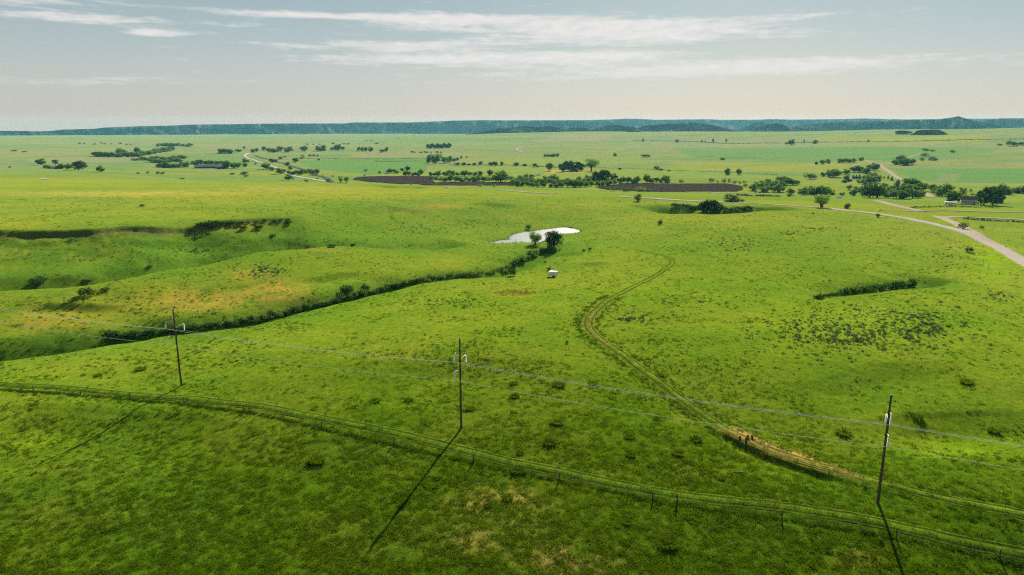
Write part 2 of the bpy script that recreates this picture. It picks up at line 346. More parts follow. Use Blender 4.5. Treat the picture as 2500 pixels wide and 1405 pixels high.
# ------------------------------------------------------------------ materials
class NT:
    def __init__(self, name):
        self.m = bpy.data.materials.new(name); self.m.use_nodes = True; self.t = self.m.node_tree; self.t.nodes.clear()
        self.out = self.t.nodes.new('ShaderNodeOutputMaterial')
    def n(self, t, ins=None, **kw):
        x = self.t.nodes.new(t)
        for k, v in kw.items(): setattr(x, k, v)
        for k, v in (ins or {}).items():
            if isinstance(v, bpy.types.NodeSocket): self.t.links.new(v, x.inputs[k])
            else: x.inputs[k].default_value = (*v, 1.0) if isinstance(v, tuple) and len(v) == 3 and x.inputs[k].type == 'RGBA' else v
        return x
    def link(self, a, b): self.t.links.new(a, b)
    def mix(self, fac, a, b, blend='MIX'):
        x = self.t.nodes.new('ShaderNodeMix'); x.data_type = 'RGBA'; x.blend_type = blend
        for i, v in ((0, fac), (6, a), (7, b)):
            if isinstance(v, bpy.types.NodeSocket): self.t.links.new(v, x.inputs[i])
            else: x.inputs[i].default_value = (*v, 1.0) if isinstance(v, tuple) else v
        return x.outputs[2]
    def ramp(self, fac, stops):
        x = self.t.nodes.new('ShaderNodeValToRGB'); cr = x.color_ramp
        while len(cr.elements) > 1: cr.elements.remove(cr.elements[-1])
        c = lambda v: (*v, 1) if isinstance(v, tuple) else (v, v, v, 1)
        cr.elements[0].position, cr.elements[0].color = stops[0][0], c(stops[0][1])
        for p, v in stops[1:]: cr.elements.new(p).color = c(v)
        self.t.links.new(fac, x.inputs[0]); return x.outputs[0]
    def noise(self, vec, scale, detail=4.0, rough=0.55, dist=0.0):
        return self.n('ShaderNodeTexNoise', {'Vector': vec, 'Scale': scale, 'Detail': detail, 'Roughness': rough, 'Distortion': dist}).outputs[0]
    def surf(self, s): self.t.links.new(s, self.out.inputs['Surface']); return self.m

def ground_mat(name, bump=0.5, bumpdist=0.3, sheen=0.40):
    k = NT(name); co = k.n('ShaderNodeTexCoord').outputs['Object']
    col = k.n('ShaderNodeAttribute', attribute_name='Col').outputs['Color']
    n1 = k.noise(co, 3.6, 8.0, 0.72); n2 = k.noise(co, 0.22, 5.0, 0.6); n3 = k.noise(co, 0.035, 4.0, 0.55)
    c = k.mix(1.0, col, k.ramp(n1, [(0.36, 0.52), (0.5, 1.0), (0.64, 1.5)]), 'MULTIPLY')
    n4 = k.noise(co, 0.8, 6.0, 0.7)
    c = k.mix(1.0, c, k.ramp(n4, [(0.34, (0.68, 0.76, 0.66)), (0.5, 1.0), (0.66, (1.28, 1.22, 1.2))]), 'MULTIPLY')
    c = k.mix(1.0, c, k.ramp(n2, [(0.3, (0.88, 0.92, 0.88)), (0.5, 1.0), (0.72, (1.14, 1.08, 1.05))]), 'MULTIPLY')
    c = k.mix(1.0, c, k.ramp(n3, [(0.3, (0.9, 0.94, 0.92)), (0.5, 1.0), (0.72, (1.1, 1.06, 1.03))]), 'MULTIPLY')
    hgt = k.n('ShaderNodeMath', {0: n1, 1: k.n('ShaderNodeMath', {0: n2, 1: 1.0}, operation='MULTIPLY').outputs[0]}, operation='ADD').outputs[0]
    b = k.n('ShaderNodeBump', {'Height': hgt, 'Strength': bump, 'Distance': bumpdist})
    p = k.n('ShaderNodeBsdfDiffuse', {'Color': c, 'Roughness': 0.3, 'Normal': b.outputs[0]})
    if not sheen: return k.surf(p.outputs[0])
    # low sun through standing grass: the sward brightens at shallow viewing angles, in its own colour
    sh = k.n('ShaderNodeBsdfSheen', {'Color': k.mix(1.0, c, (sheen * 4.9, sheen * 4.7, sheen * 3.0), 'MULTIPLY'), 'Roughness': 0.75})
    return k.surf(k.n('ShaderNodeAddShader', {0: p.outputs[0], 1: sh.outputs[0]}).outputs[0])

def leaf_mat(name, c0, c1, trans=0.35, tcol=(1.25, 1.35, 0.6), rough=0.6, patch=1.2):
    k = NT(name); oi = k.n('ShaderNodeObjectInfo').outputs['Random']; co = k.n('ShaderNodeTexCoord').outputs['Object']
    nz = k.noise(co, patch, 3.0, 0.6)
    f = k.n('ShaderNodeMath', {0: nz, 1: k.n('ShaderNodeMath', {0: oi, 1: 0.5}, operation='MULTIPLY').outputs[0]}, operation='ADD').outputs[0]
    c = k.mix(k.ramp(f, [(0.35, 0.0), (0.95, 1.0)]), c0, c1)
    d = k.n('ShaderNodeBsdfDiffuse', {'Color': c})
    t = k.n('ShaderNodeBsdfTranslucent', {'Color': k.mix(1.0, c, tcol, 'MULTIPLY')})
    return k.surf(k.n('ShaderNodeMixShader', {0: trans, 1: d.outputs[0], 2: t.outputs[0]}).outputs[0])

def plain_mat(name, c, rough=0.8, var=0.25, scale=3.0, bump=0.0, metal=0.0, stretch=(1, 1, 1)):
    k = NT(name); co = k.n('ShaderNodeTexCoord').outputs['Object']
    co = k.n('ShaderNodeMapping', {'Vector': co, 'Scale': stretch}).outputs[0]
    nz = k.noise(co, scale, 6.0, 0.65)
    cc = k.mix(1.0, c, k.ramp(nz, [(0.25, 1.0 - var), (0.75, 1.0 + var)]), 'MULTIPLY')
    if rough >= 0.8 and not bump: return k.surf(k.n('ShaderNodeBsdfDiffuse', {'Color': cc, 'Roughness': 0.4}).outputs[0])
    ins = {'Base Color': cc, 'Roughness': rough, 'Metallic': metal, 'Specular IOR Level': 0.5 if rough < 0.6 else 0.08}
    if bump: ins['Normal'] = k.n('ShaderNodeBump', {'Height': nz, 'Strength': bump, 'Distance': 0.05}).outputs[0]
    return k.surf(k.n('ShaderNodeBsdfPrincipled', ins).outputs[0])

M = {}
M['ground'] = ground_mat('prairie_grass', 0.85, 0.5)
M['track'] = ground_mat('worn_track', 0.4, 0.15, 0.3)
M['mesa'] = ground_mat('badland', 0.05, 1.0, 0.0)
M['plough'] = plain_mat('ploughed_soil', (0.055, 0.037, 0.032), 0.95, 0.5, 0.06, stretch=(1, 4, 1))
M['road'] = plain_mat('pale_chipseal', (0.47, 0.40, 0.33), 0.85, 0.16, 0.6)
M['gravel'] = plain_mat('scoria_gravel', (0.46, 0.35, 0.26), 0.95, 0.22, 0.5)
M['ballast'] = plain_mat('rail_ballast', (0.12, 0.11, 0.11), 0.95, 0.3, 0.8)
M['wood'] = plain_mat('weathered_pole', (0.105, 0.066, 0.042), 0.85, 0.45, 2.0, 0.4, stretch=(6, 6, 0.6))
M['post'] = plain_mat('grey_post', (0.10, 0.075, 0.055), 0.9, 0.4, 4.0, 0.3, stretch=(4, 4, 1))
M['steel'] = plain_mat('rusty_steel', (0.06, 0.05, 0.035), 0.6, 0.3, 8.0, metal=0.3)
M['arm'] = plain_mat('pale_arm', (0.62, 0.58, 0.50), 0.45, 0.1, 3.0)
M['insul'] = plain_mat('white_insulator', (0.78, 0.75, 0.74), 0.35, 0.06, 3.0)
M['wire'] = plain_mat('aluminium_wire', (0.88, 0.84, 0.73), 0.85, 0.05, 1.0)
M['barb'] = plain_mat('barbed_wire', (0.10, 0.09, 0.08), 0.6, 0.1, 1.0, metal=0.5)
M['bark'] = plain_mat('bark', (0.085, 0.065, 0.05), 0.95, 0.4, 2.0, 0.4, stretch=(3, 3, 0.7))
M['cotton'] = leaf_mat('cottonwood_leaves', (0.032, 0.082, 0.026), (0.105, 0.180, 0.048), 0.5)
M['willow'] = leaf_mat('willow_leaves', (0.048, 0.095, 0.034), (0.145, 0.205, 0.078), 0.48)
M['sapling'] = leaf_mat('young_leaves', (0.05, 0.11, 0.018), (0.10, 0.18, 0.03), 0.45)
M['shade'] = leaf_mat('dark_leaves', (0.016, 0.040, 0.014), (0.040, 0.080, 0.024), 0.28)
M['olive'] = leaf_mat('silver_leaves', (0.07, 0.095, 0.06), (0.13, 0.16, 0.10), 0.3)
M['conifer'] = leaf_mat('needles', (0.010, 0.028, 0.014), (0.022, 0.045, 0.02), 0.12)
M['sage'] = leaf_mat('sagebrush_leaves', (0.034, 0.070, 0.032), (0.095, 0.145, 0.070), 0.3)
M['blade'] = leaf_mat('grass_blades', (0.030, 0.066, 0.002), (0.072, 0.115, 0.004), 0.5, (1.3, 1.3, 0.5), 0.7, 0.05)
M['blade_dark'] = leaf_mat('ditch_grass', (0.022, 0.056, 0.006), (0.055, 0.095, 0.010), 0.4, (1.2, 1.3, 0.5), 0.7, 0.4)
M['white'] = plain_mat('white_paint', (0.72, 0.70, 0.67), 0.5, 0.08, 1.0)
M['cream'] = plain_mat('cream_siding', (0.50, 0.46, 0.40), 0.7, 0.12, 1.5)
M['red'] = plain_mat('barn_red', (0.20, 0.045, 0.04), 0.7, 0.2, 1.0)
M['brown'] = plain_mat('brown_siding', (0.16, 0.09, 0.06), 0.8, 0.2, 1.0)
M['darkroof'] = plain_mat('blue_grey_roof', (0.055, 0.065, 0.10), 0.5, 0.12, 0.4)
M['shingle'] = plain_mat('brown_shingle', (0.17, 0.13, 0.105), 0.9, 0.2, 1.2)
M['metalroof'] = plain_mat('bright_metal_roof', (0.66, 0.64, 0.62), 0.4, 0.1, 0.5)
M['darkwall'] = plain_mat('dark_wall', (0.045, 0.05, 0.065), 0.7, 0.15, 0.6)
M['tyre'] = plain_mat('rubber', (0.02, 0.02, 0.02), 0.9, 0.1, 3.0)
M['glass'] = plain_mat('dark_glass', (0.02, 0.025, 0.03), 0.12, 0.05, 1.0)
M['log'] = plain_mat('bleached_log', (0.45, 0.33, 0.22), 0.9, 0.2, 4.0)
k = NT('pond_water'); co = k.n('ShaderNodeTexCoord').outputs['Object']
nz = k.noise(co, 1.1, 5.0, 0.6)
b = k.n('ShaderNodeBump', {'Height': nz, 'Strength': 0.35, 'Distance': 0.25})
M['water'] = k.surf(k.n('ShaderNodeBsdfPrincipled', {'Base Color': (0.10, 0.105, 0.09), 'Roughness': 0.34, 'IOR': 1.33, 'Normal': b.outputs[0]}).outputs[0])

# ------------------------------------------------------------------ object helpers
def tag(o, label=None, cat=None, group=None, kind=None):
    if label: o['label'] = label
    if cat: o['category'] = cat
    if group: o['group'] = group
    if kind: o['kind'] = kind
    return o
def link(o, parent=None):
    COL.objects.link(o); o.parent = parent; return o
def empty(name, loc, rz=0.0, scale=(1, 1, 1)):
    o = bpy.data.objects.new(name, None); o.location = loc; o.rotation_euler = (0, 0, rz); o.scale = scale; o.empty_display_size = 0.2
    return link(o)
def mesh_np(name, V, F, mat, smooth=False, col=None):
    """F: (n,4) or (n,3) int array"""
    V = np.asarray(V, np.float32); F = np.asarray(F, np.int32); me = bpy.data.meshes.new(name); k_ = F.shape[1]
    me.vertices.add(len(V)); me.vertices.foreach_set('co', V.ravel())
    me.loops.add(F.size); me.loops.foreach_set('vertex_index', F.ravel())
    me.polygons.add(len(F)); me.polygons.foreach_set('loop_start', np.arange(0, F.size, k_, dtype=np.int32))
    if smooth: me.polygons.foreach_set('use_smooth', np.ones(len(F), bool))
    me.materials.append(mat); me.update(calc_edges=True)
    if col is not None:
        a = me.attributes.new('Col', 'FLOAT_COLOR', 'POINT'); c4 = np.ones((len(V), 4), np.float32); c4[:, :3] = col; a.data.foreach_set('color', c4.ravel())
    return me
def grid_faces(nr, nc):
    i = np.arange(nr - 1)[:, None] * nc + np.arange(nc - 1)[None]
    return np.stack([i, i + 1, i + nc + 1, i + nc], -1).reshape(-1, 4)
def obj(name, me, parent=None):
    return link(bpy.data.objects.new(name, me), parent)
class MB:
    def __init__(self): self.v = []; self.f = []; self.mi = []
    def add(self, V, F, mi=0):
        o = len(self.v); self.v += [tuple(p) for p in V]; self.f += [tuple(i + o for i in q) for q in F]; self.mi += [mi] * len(F)
    def box(self, x0, x1, y0, y1, z0, z1, mi=0):
        self.add([(x0, y0, z0), (x1, y0, z0), (x1, y1, z0), (x0, y1, z0), (x0, y0, z1), (x1, y0, z1), (x1, y1, z1), (x0, y1, z1)],
                 [(0, 3, 2, 1), (4, 5, 6, 7), (0, 1, 5, 4), (1, 2, 6, 5), (2, 3, 7, 6), (3, 0, 4, 7)], mi)
    def tube(self, pts, rad, seg=8, cap=True, mi=0):
        pts = [Vector(p) for p in pts]; rad = rad if isinstance(rad, (list, tuple)) else [rad] * len(pts); V = []; F = []
        for i, p in enumerate(pts):
            t = (pts[min(i + 1, len(pts) - 1)] - pts[max(i - 1, 0)]).normalized()
            a = t.cross(Vector((0, 0, 1)) if abs(t.z) < 0.9 else Vector((1, 0, 0))).normalized(); b = t.cross(a)
            for s in range(seg):
                an = 2 * math.pi * s / seg; V.append(p + (a * math.cos(an) + b * math.sin(an)) * rad[i])
        for i in range(len(pts) - 1):
            for s in range(seg): F.append((i * seg + s, i * seg + (s + 1) % seg, (i + 1) * seg + (s + 1) % seg, (i + 1) * seg + s))
        if cap: F.append(tuple(range(seg))[::-1]); F.append(tuple((len(pts) - 1) * seg + s for s in range(seg)))
        self.add(V, F, mi)
    def mesh(self, name, *mats, smooth=False):
        me = bpy.data.meshes.new(name); me.from_pydata(self.v, [], self.f)
        for m_ in mats: me.materials.append(m_)
        if len(mats) > 1:
            for p, i in zip(me.polygons, self.mi): p.material_index = i
        if smooth:
            for p in me.polygons: p.use_smooth = True
        me.update(); return me
    def build(self, name, mat, parent=None, smooth=False): return obj(name, self.mesh(name, mat, smooth=smooth), parent)

# ------------------------------------------------------------------ the ground sheet
DEPTH = np.maximum(GY * CP - Hh * SP, 0.5)
PU = CU + FPX * GX / DEPTH; PV = CV - FPX * (GY * SP + Hh * CP) / DEPTH      # where each patch of ground shows in the photograph
PU[GY < 1] = -9999
C_ = {'near': (0.036, 0.072, 0.002), 'mid': (0.072, 0.116, 0.008), 'upland_haze': (0.080, 0.112, 0.0185), 'lush': (0.040, 0.090, 0.010), 'bright': (0.10, 0.165, 0.006), 'dry': (0.122, 0.128, 0.016), 'orange': (0.235, 0.135, 0.035),
      'tan': (0.24, 0.175, 0.05), 'crop': (0.050, 0.102, 0.038), 'fallow': (0.115, 0.105, 0.072), 'hay': (0.085, 0.120, 0.030), 'far': (0.080, 0.100, 0.056), 'dirt': (0.27, 0.155, 0.07), 'dark_brown': (0.07, 0.055, 0.035)}
C_ = {k_: np.array(v) * 0.80 for k_, v in C_.items()}
col = np.empty(GX.shape + (3,))
t = sstep(105, 210, RG)[..., None]; col[:] = C_['near'] * (1 - t) + C_['mid'] * t  # darker close by: vignette and steep viewing angle put into the grass colour
t = sstep(210, 520, RG)[..., None]; col[:] = col * (1 - t) + C_['upland_haze'] * t  # bluer with distance: haze put into the grass colour
t = sstep(700, 2200, RG)[..., None]; col[:] = col * (1 - t) + C_['far'] * t
def blend(mask, c, amt=1.0):
    mk = (np.clip(mask, 0, 1) * amt)[..., None]; col[:] = col * (1 - mk) + C_[c] * mk
NA = fbm(GX / 26, GY / 26, 4, 51); NB = fbm(GX / 5, GY / 5, 4, 61); NC = fbm(GX / 120, GY / 60, 4, 71); ND = fbm(GX / 1.5, GY / 1.5, 3, 66)
fr = np.where(RG < 700, 1, 0)
blend(sstep(0.50, 0.72, NA) * fr, 'dry', 0.22); blend(sstep(0.52, 0.30, NA) * fr, 'lush', 0.2)
blend(sstep(0.55, 0.75, NB) * fr, 'dry', 0.10); blend(sstep(0.45, 0.25, NB) * fr, 'lush', 0.15)
blend(sstep(0.48, 0.70, NC) * (RG >= 250), 'dry', 0.35); blend(sstep(0.50, 0.3, NC) * (RG >= 250), 'lush', 0.22)
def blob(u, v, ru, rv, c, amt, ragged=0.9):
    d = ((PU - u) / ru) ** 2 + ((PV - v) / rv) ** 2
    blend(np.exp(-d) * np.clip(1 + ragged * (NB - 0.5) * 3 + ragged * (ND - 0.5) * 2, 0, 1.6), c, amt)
for b_ in [(470, 735, 130, 26, 'orange', .62), (680, 712, 75, 24, 'orange', .75), (600, 672, 70, 14, 'orange', .45), (300, 735, 170, 34, 'dry', .6), (60, 760, 220, 55, 'dry', .6), (790, 608, 55, 7, 'orange', .6), (560, 640, 160, 16, 'dry', .5),
           (150, 790, 160, 22, 'orange', .28), (650, 760, 60, 10, 'orange', .4), (330, 700, 120, 12, 'dry', .5), (350, 566, 80, 8, 'dark_brown', .5), (600, 556, 70, 7, 'orange', .45), (240, 575, 120, 8, 'dark_brown', .45),
           (300, 474, 260, 7, 'tan', .5), (520, 486, 200, 8, 'dry', .6), (60, 545, 100, 14, 'dry', .6), (150, 448, 300, 8, 'dry', .5), (700, 462, 200, 9, 'tan', .35), (350, 520, 260, 10, 'dry', .4), (820, 480, 150, 7, 'dry', .5),
           (1000, 470, 200, 8, 'dry', .45), (1000, 515, 50, 7, 'dark_brown', .35), (1080, 505, 40, 6, 'orange', .35), (1200, 510, 70, 8, 'lush', .5), (1400, 505, 90, 9, 'dry', .4),
           (1200, 1225, 95, 34, 'tan', .60), (1130, 1320, 85, 34, 'tan', .42), (1400, 1362, 95, 38, 'tan', .66), (1290, 1290, 60, 26, 'tan', .3), (2075, 1368, 60, 20, 'orange', .3), (140, 1245, 130, 50, 'dry', .35), (1655, 1185, 26, 26, 'dry', .7),
           (200, 1140, 160, 30, 'dry', .25), (850, 1300, 200, 60, 'dry', .18), (1800, 1300, 260, 60, 'lush', .25), (400, 1300, 200, 60, 'lush', .25), (60, 1075, 90, 22, 'bright', .6), (900, 1110, 160, 40, 'lush', .3),
           (2430, 640, 55, 38, 'bright', .8), (2350, 1100, 180, 24, 'bright', .45), (1900, 1150, 120, 20, 'bright', .3), (1255, 716, 50, 9, 'orange', .5), (1410, 655, 60, 10, 'lush', .5), (1300, 745, 80, 8, 'dry', .4),
           (1600, 1150, 140, 30, 'dry', .25), (1000, 860, 260, 24, 'dry', .28), (300, 900, 300, 20, 'dry', .25), (1900, 1110, 70, 9, 'orange', .6), (1380, 730, 90, 8, 'lush', .3), (2100, 800, 200, 30, 'bright', .35),
           (300, 618, 420, 50, 'lush', .85), (800, 560, 200, 36, 'lush', .5), (100, 845, 220, 22, 'lush', .7), (80, 670, 120, 14, 'lush', .6), (300, 655, 90, 10, 'lush', .6), (550, 630, 120, 12, 'lush', .35), (450, 590, 90, 14, 'lush', .5), (420, 815, 160, 16, 'lush', .7), (700, 770, 100, 14, 'lush', .6), (900, 715, 100, 12, 'lush', .6)]:  # slope blobs: lush grass, darkened further to deepen the slopes' shade
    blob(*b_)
for d_line, c, w in ((CREEK, 'lush', 16), (DRAW2, 'lush', 22), (DRAW3, 'lush', 16), (DRAWR, 'lush', 8), (DRAWM, 'lush', 22), (SWALE, 'lush', 26)):
    pts = np.array(d_line); lo = pts.min(0) - 60; hi = pts.max(0) + 60
    m = near & (GX > lo[0]) & (GX < hi[0]) & (GY > lo[1]) & (GY < hi[1])
    d, s_, p_ = seg_dist(GX[m], GY[m], d_line); a = np.zeros(GX.shape); a[m] = np.exp(-(d / w) ** 2) * sstep(0, .05, p_) * sstep(1, .95, p_); blend(a, c, 0.75)
d, s_, p_ = seg_dist(GX[near], GY[near], BENCH); a = np.zeros(GX.shape); a[near] = np.where(s_ < 0, np.exp(-((d - 2) / 2.5) ** 2), 0) * sstep(1, .8, p_); blend(a * (NB * 1.6), 'dark_brown', 0.6)  # darker brown strip just below the bench rim
d, s_, p_ = seg_dist(GX[near], GY[near], EMB); a = np.zeros(GX.shape); a[near] = np.where(s_ < 0, sstep(2.2, 0.6, d), sstep(3.6, 1.2, d)) * sstep(0, .15, p_) * sstep(1, .6, p_); blend(a * (0.4 + 1.2 * ND), 'dirt', 0.85)
NF = fbm(GX / 420, GY / 55, 4, 171); NG = fbm(GX / 900, GY / 160, 3, 181)
blend(sstep(.52, .72, NF) * sstep(500, 900, RG), 'dry', .35); blend(sstep(.48, .28, NF) * sstep(500, 900, RG), 'crop', .4); blend(sstep(.55, .7, NG) * sstep(900, 1500, RG), 'fallow', .4)
# fields of the valley
def field(poly, c, amt, rmin=600):
    m = (RG > rmin) & in_poly(PU + (NB - 0.5) * 8, PV + (NB - 0.5) * 1.6, np.array(poly, float)); blend(m * (0.75 + 0.5 * NC), c, amt)
for f_ in [([(1640, 362), (2100, 358), (2440, 362), (2420, 372), (2250, 388), (2050, 395), (1700, 390)], 'crop', .7), ([(2170, 412), (2500, 412), (2560, 449), (2300, 447), (2230, 436)], 'crop', .85), ([(2290, 425), (2350, 424), (2330, 446), (2285, 445)], 'fallow', .4),
           ([(400, 384), (640, 384), (650, 402), (400, 402)], 'crop', .6), ([(720, 392), (1050, 388), (1040, 420), (900, 428), (760, 412)], 'crop', .85), ([(770, 380), (960, 372), (1050, 374), (1040, 386), (780, 388)], 'crop', .5), ([(850, 375), (1050, 372), (1200, 378), (1040, 384), (860, 385)], 'fallow', .7),
           ([(1360, 328), (1480, 326), (1500, 346), (1310, 348)], 'fallow', .7), ([(470, 352), (840, 350), (830, 362), (500, 366)], 'fallow', .4), ([(1640, 396), (2080, 398), (2060, 424), (1640, 412)], 'dry', .35), ([(2000, 334), (2420, 330), (2400, 352), (1980, 346)], 'dry', .45),
           ([(1060, 408), (1640, 412), (1900, 430), (1900, 436), (1060, 426)], 'hay', .7), ([(1200, 388), (1560, 384), (1600, 402), (1240, 402)], 'hay', .6), ([(60, 388), (330, 382), (340, 396), (80, 398)], 'fallow', .55), ([(100, 396), (360, 398), (350, 412), (250, 412)], 'crop', .5),
           ([(1330, 415), (1445, 418), (1440, 423), (1330, 424)], 'dirt', .45), ([(1550, 345), (2480, 350), (2500, 360), (1600, 358)], 'fallow', .3), ([(900, 336), (1300, 336), (1300, 346), (900, 350)], 'crop', .35)]:
    field(*f_)
V = np.stack([GX, GY, Hh + GZ], -1).reshape(-1, 3)
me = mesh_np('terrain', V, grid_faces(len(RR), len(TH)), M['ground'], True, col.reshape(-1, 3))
terrain = tag(obj('terrain', me), kind='structure')
GCOL = col
def ground_col(x, y):
    th = np.arctan2(x, y); lr = np.log(np.hypot(x, y))
    i = np.clip(np.searchsorted(TH, th), 0, len(TH) - 1); j = np.clip(np.searchsorted(LR, lr), 0, len(LR) - 1)
    return GCOL[j, i]

# pond
pm = MB(); pm.add([(x, y, POND_Z + GZ) for x, y in POND * 1.0], [tuple(range(len(POND)))])
c0 = POND.mean(0); me = pm.mesh('pond', M['water']); tag(obj('pond', me), kind='structure')

# ------------------------------------------------------------------ roads, tracks, fields laid on the ground
def smooth_path(uv, step, direct=None):
    if direct is None:
        x, y, z = hit([p[0] for p in uv], [p[1] for p in uv]); P = np.stack([x, y], 1)
    else: P = np.asarray(direct, float)
    Q = np.concatenate([[2 * P[0] - P[1]], P, [2 * P[-1] - P[-2]]]); o = []
    for i in range(1, len(Q) - 2):
        p0, p1, p2, p3 = Q[i - 1:i + 3]; nn = max(2, int(np.hypot(*(p2 - p1)) / step))
        for t_ in np.arange(nn) / nn:
            o.append(0.5 * (2 * p1 + (p2 - p0) * t_ + (2 * p0 - 5 * p1 + 4 * p2 - p3) * t_ ** 2 + (3 * p1 - p0 - 3 * p2 + p3) * t_ ** 3))
    o.append(Q[-2]); return np.array(o)
def ribbon(name, path, prof, mat, lift=0.06, cols=None, wob=0.0):
    """prof: list of (offset across, height above the ground)"""
    path = np.asarray(path); T = np.gradient(path, axis=0); T /= np.hypot(T[:, 0], T[:, 1])[:, None] + 1e-9
    Nn = np.stack([T[:, 1], -T[:, 0]], 1); V = []; C = []
    for q, (off, h) in enumerate(prof):
        w_ = wob * (fbm(path[:, 0] / 4 + q * 31, path[:, 1] / 4, 3, 91) - 0.5)
        p = path + Nn * (off + w_)[:, None] if np.ndim(w_) else path + Nn * off
        rad = np.hypot(p[:, 0], p[:, 1])
        z = ground(p[:, 0], p[:, 1]) + GZ + h + (lift + rad * 0.0002 if h > -0.02 else 0)
        V.append(np.stack([p[:, 0], p[:, 1], z], 1))
        if cols is not None: C.append((np.repeat(np.array(cols[q])[None], len(path), 0) if np.ndim(cols[q]) == 1 else cols[q]) * (0.75 + 0.5 * fbm(path[:, 0] / 3 + q * 7, path[:, 1] / 3, 4, 95))[:, None])
    V = np.stack(V, 1); nr, nc = V.shape[:2]
    me = mesh_np(name, V.reshape(-1, 3), grid_faces(nr, nc)[:, ::-1], mat, True, None if cols is None else np.stack(C, 1).reshape(-1, 3))
    return obj(name, me)
def road(name, uv, width, mat, step=6.0):
    w = width / 2; s = smooth_path(uv, step)
    return tag(ribbon(name, s, [(-w - 0.5, -0.3), (-w, 0.06), (-w * 0.5, 0.11), (0, 0.14), (w * 0.5, 0.11), (w, 0.06), (w + 0.5, -0.3)], mat, 0.15), kind='structure')
MAIN_ROAD = [(3100, 1080), (2850, 888), (2680, 765), (2560, 677), (2500, 640), (2430, 601), (2370, 573), (2300, 553), (2200, 532), (2100, 518), (2000, 508), (1900, 501), (1800, 496), (1700, 492), (1600, 486), (1510, 481)]
road('road', MAIN_ROAD, 8.5, M['road'])
road('road', [(1355, 474), (1290, 470.5), (1215, 466)], 8.0, M['road'])
road('road', [(1135, 461), (1085, 458.5)], 8.0, M['road'])
road('road', [(805, 444), (770, 440), (735, 434), (705, 426), (688, 417), (660, 406), (625, 394), (600, 385), (597, 380), (604, 375), (618, 371)], 9.0, M['road'], 15)
road('road', [(1735, 471), (1800, 473), (1900, 476)], 8.0, M['road'])
road('gravel_road', [(2440, 602), (2400, 584), (2372, 566), (2340, 549), (2310, 537), (2288, 529)], 7.0, M['gravel'])
road('gravel_road', [(2298, 533), (2330, 531), (2400, 533.5), (2500, 538), (2620, 546)], 5.0, M['gravel'])
road('gravel_road', [(2252, 518), (2200, 506), (2160, 496), (2138, 491)], 6.5, M['gravel'])
road('gravel_road', [(2276, 482), (2262, 474), (2205, 442), (2180, 426), (2158, 411), (2145, 401), (2128, 396), (2105, 391)], 7.5, M['gravel'], 12)
road('gravel_road', [(2150, 515), (2250, 516), (2360, 517), (2500, 519), (2600, 521)], 2.2, M['gravel'])
road('gravel_road', [(1283, 374), (1266, 369), (1260, 365), (1266, 361.5), (1280, 360)], 9.0, M['gravel'], 20)
road('gravel_road', [(1466, 376), (1500, 369), (1535, 361), (1562, 354)], 6.0, M['gravel'], 20)
road('gravel_road', [(1705, 381.5), (1760, 384), (1900, 387)], 5.0, M['gravel'], 20)
road('gravel_road', [(2215, 388), (2232, 381), (2250, 374)], 5.0, M['gravel'], 15)
road('railway', [(835, 448), (800, 438), (770, 428), (735, 413), (700, 403), (670, 394), (640, 386), (622, 380)], 9.0, M['ballast'], 15)

TRACK1_UV = [(-420, 902), (-280, 912), (-120, 926), (-60, 932), (0, 939), (100, 945), (250, 957), (430, 971), (600, 989), (700, 1005), (800, 1025), (900, 1045), (1000, 1067), (1100, 1092), (1200, 1118), (1300, 1140), (1400, 1161), (1500, 1182), (1600, 1200), (1700, 1215), (1850, 1231),
             (2000, 1251), (2150, 1277), (2300, 1312), (2400, 1334), (2500, 1354), (2620, 1380), (2800, 1420), (3100, 1487)]
GR, WORN, RUT, DIRT = (0.048, 0.086, 0.005), (0.074, 0.100, 0.010), (0.024, 0.036, 0.005), (0.135, 0.096, 0.032)
T1 = smooth_path(TRACK1_UV, 0.6)
prof = [(-1.7, -0.10), (-1.4, 0.04), (-1.15, -0.015), (-0.8, -0.015), (-0.55, 0.07), (0.55, 0.07), (0.8, -0.015), (1.15, -0.015), (1.4, 0.04), (1.7, -0.10)]
tag(ribbon('grass_track', T1, prof, M['track'], 0.03, [GR, WORN, RUT, RUT, GR, GR, RUT, RUT, WORN, GR], 0.25), kind='structure')
T2 = smooth_path(TRACK2_UV, 0.8)
bx_, by_, _ = hit1(1440, 795); wd = np.clip(np.exp(-(np.hypot(T2[:, 0] - bx_, T2[:, 1] - by_) / 20) ** 2) * .45 + np.exp(-(seg_dist(T2[:, 0], T2[:, 1], EMB[1:-1])[0] / 3.5) ** 2) * .8 + .0, 0, 1)[:, None]
rim_d = sstep(1.0, .80, np.linspace(0, 1, len(T2)))[:, None]                   # the ruts fade out uphill
T2C = [np.array(GR) * (1 - wd * m_) + np.array(DIRT) * wd * m_ if b_ is GR else (np.array(b_) * (1 - wd * m_) + np.array(DIRT) * wd * m_) * rim_d + np.array((0.059, 0.092, 0.005)) * (1 - rim_d) for b_, m_ in zip([GR, WORN, RUT, RUT, GR, WORN, RUT, RUT, WORN, GR], [.2, .9, .35, .35, .8, .9, .35, .35, .9, .2])]
tag(ribbon('grass_track', T2, prof, M['track'], 0.04, T2C, 0.3), kind='structure')

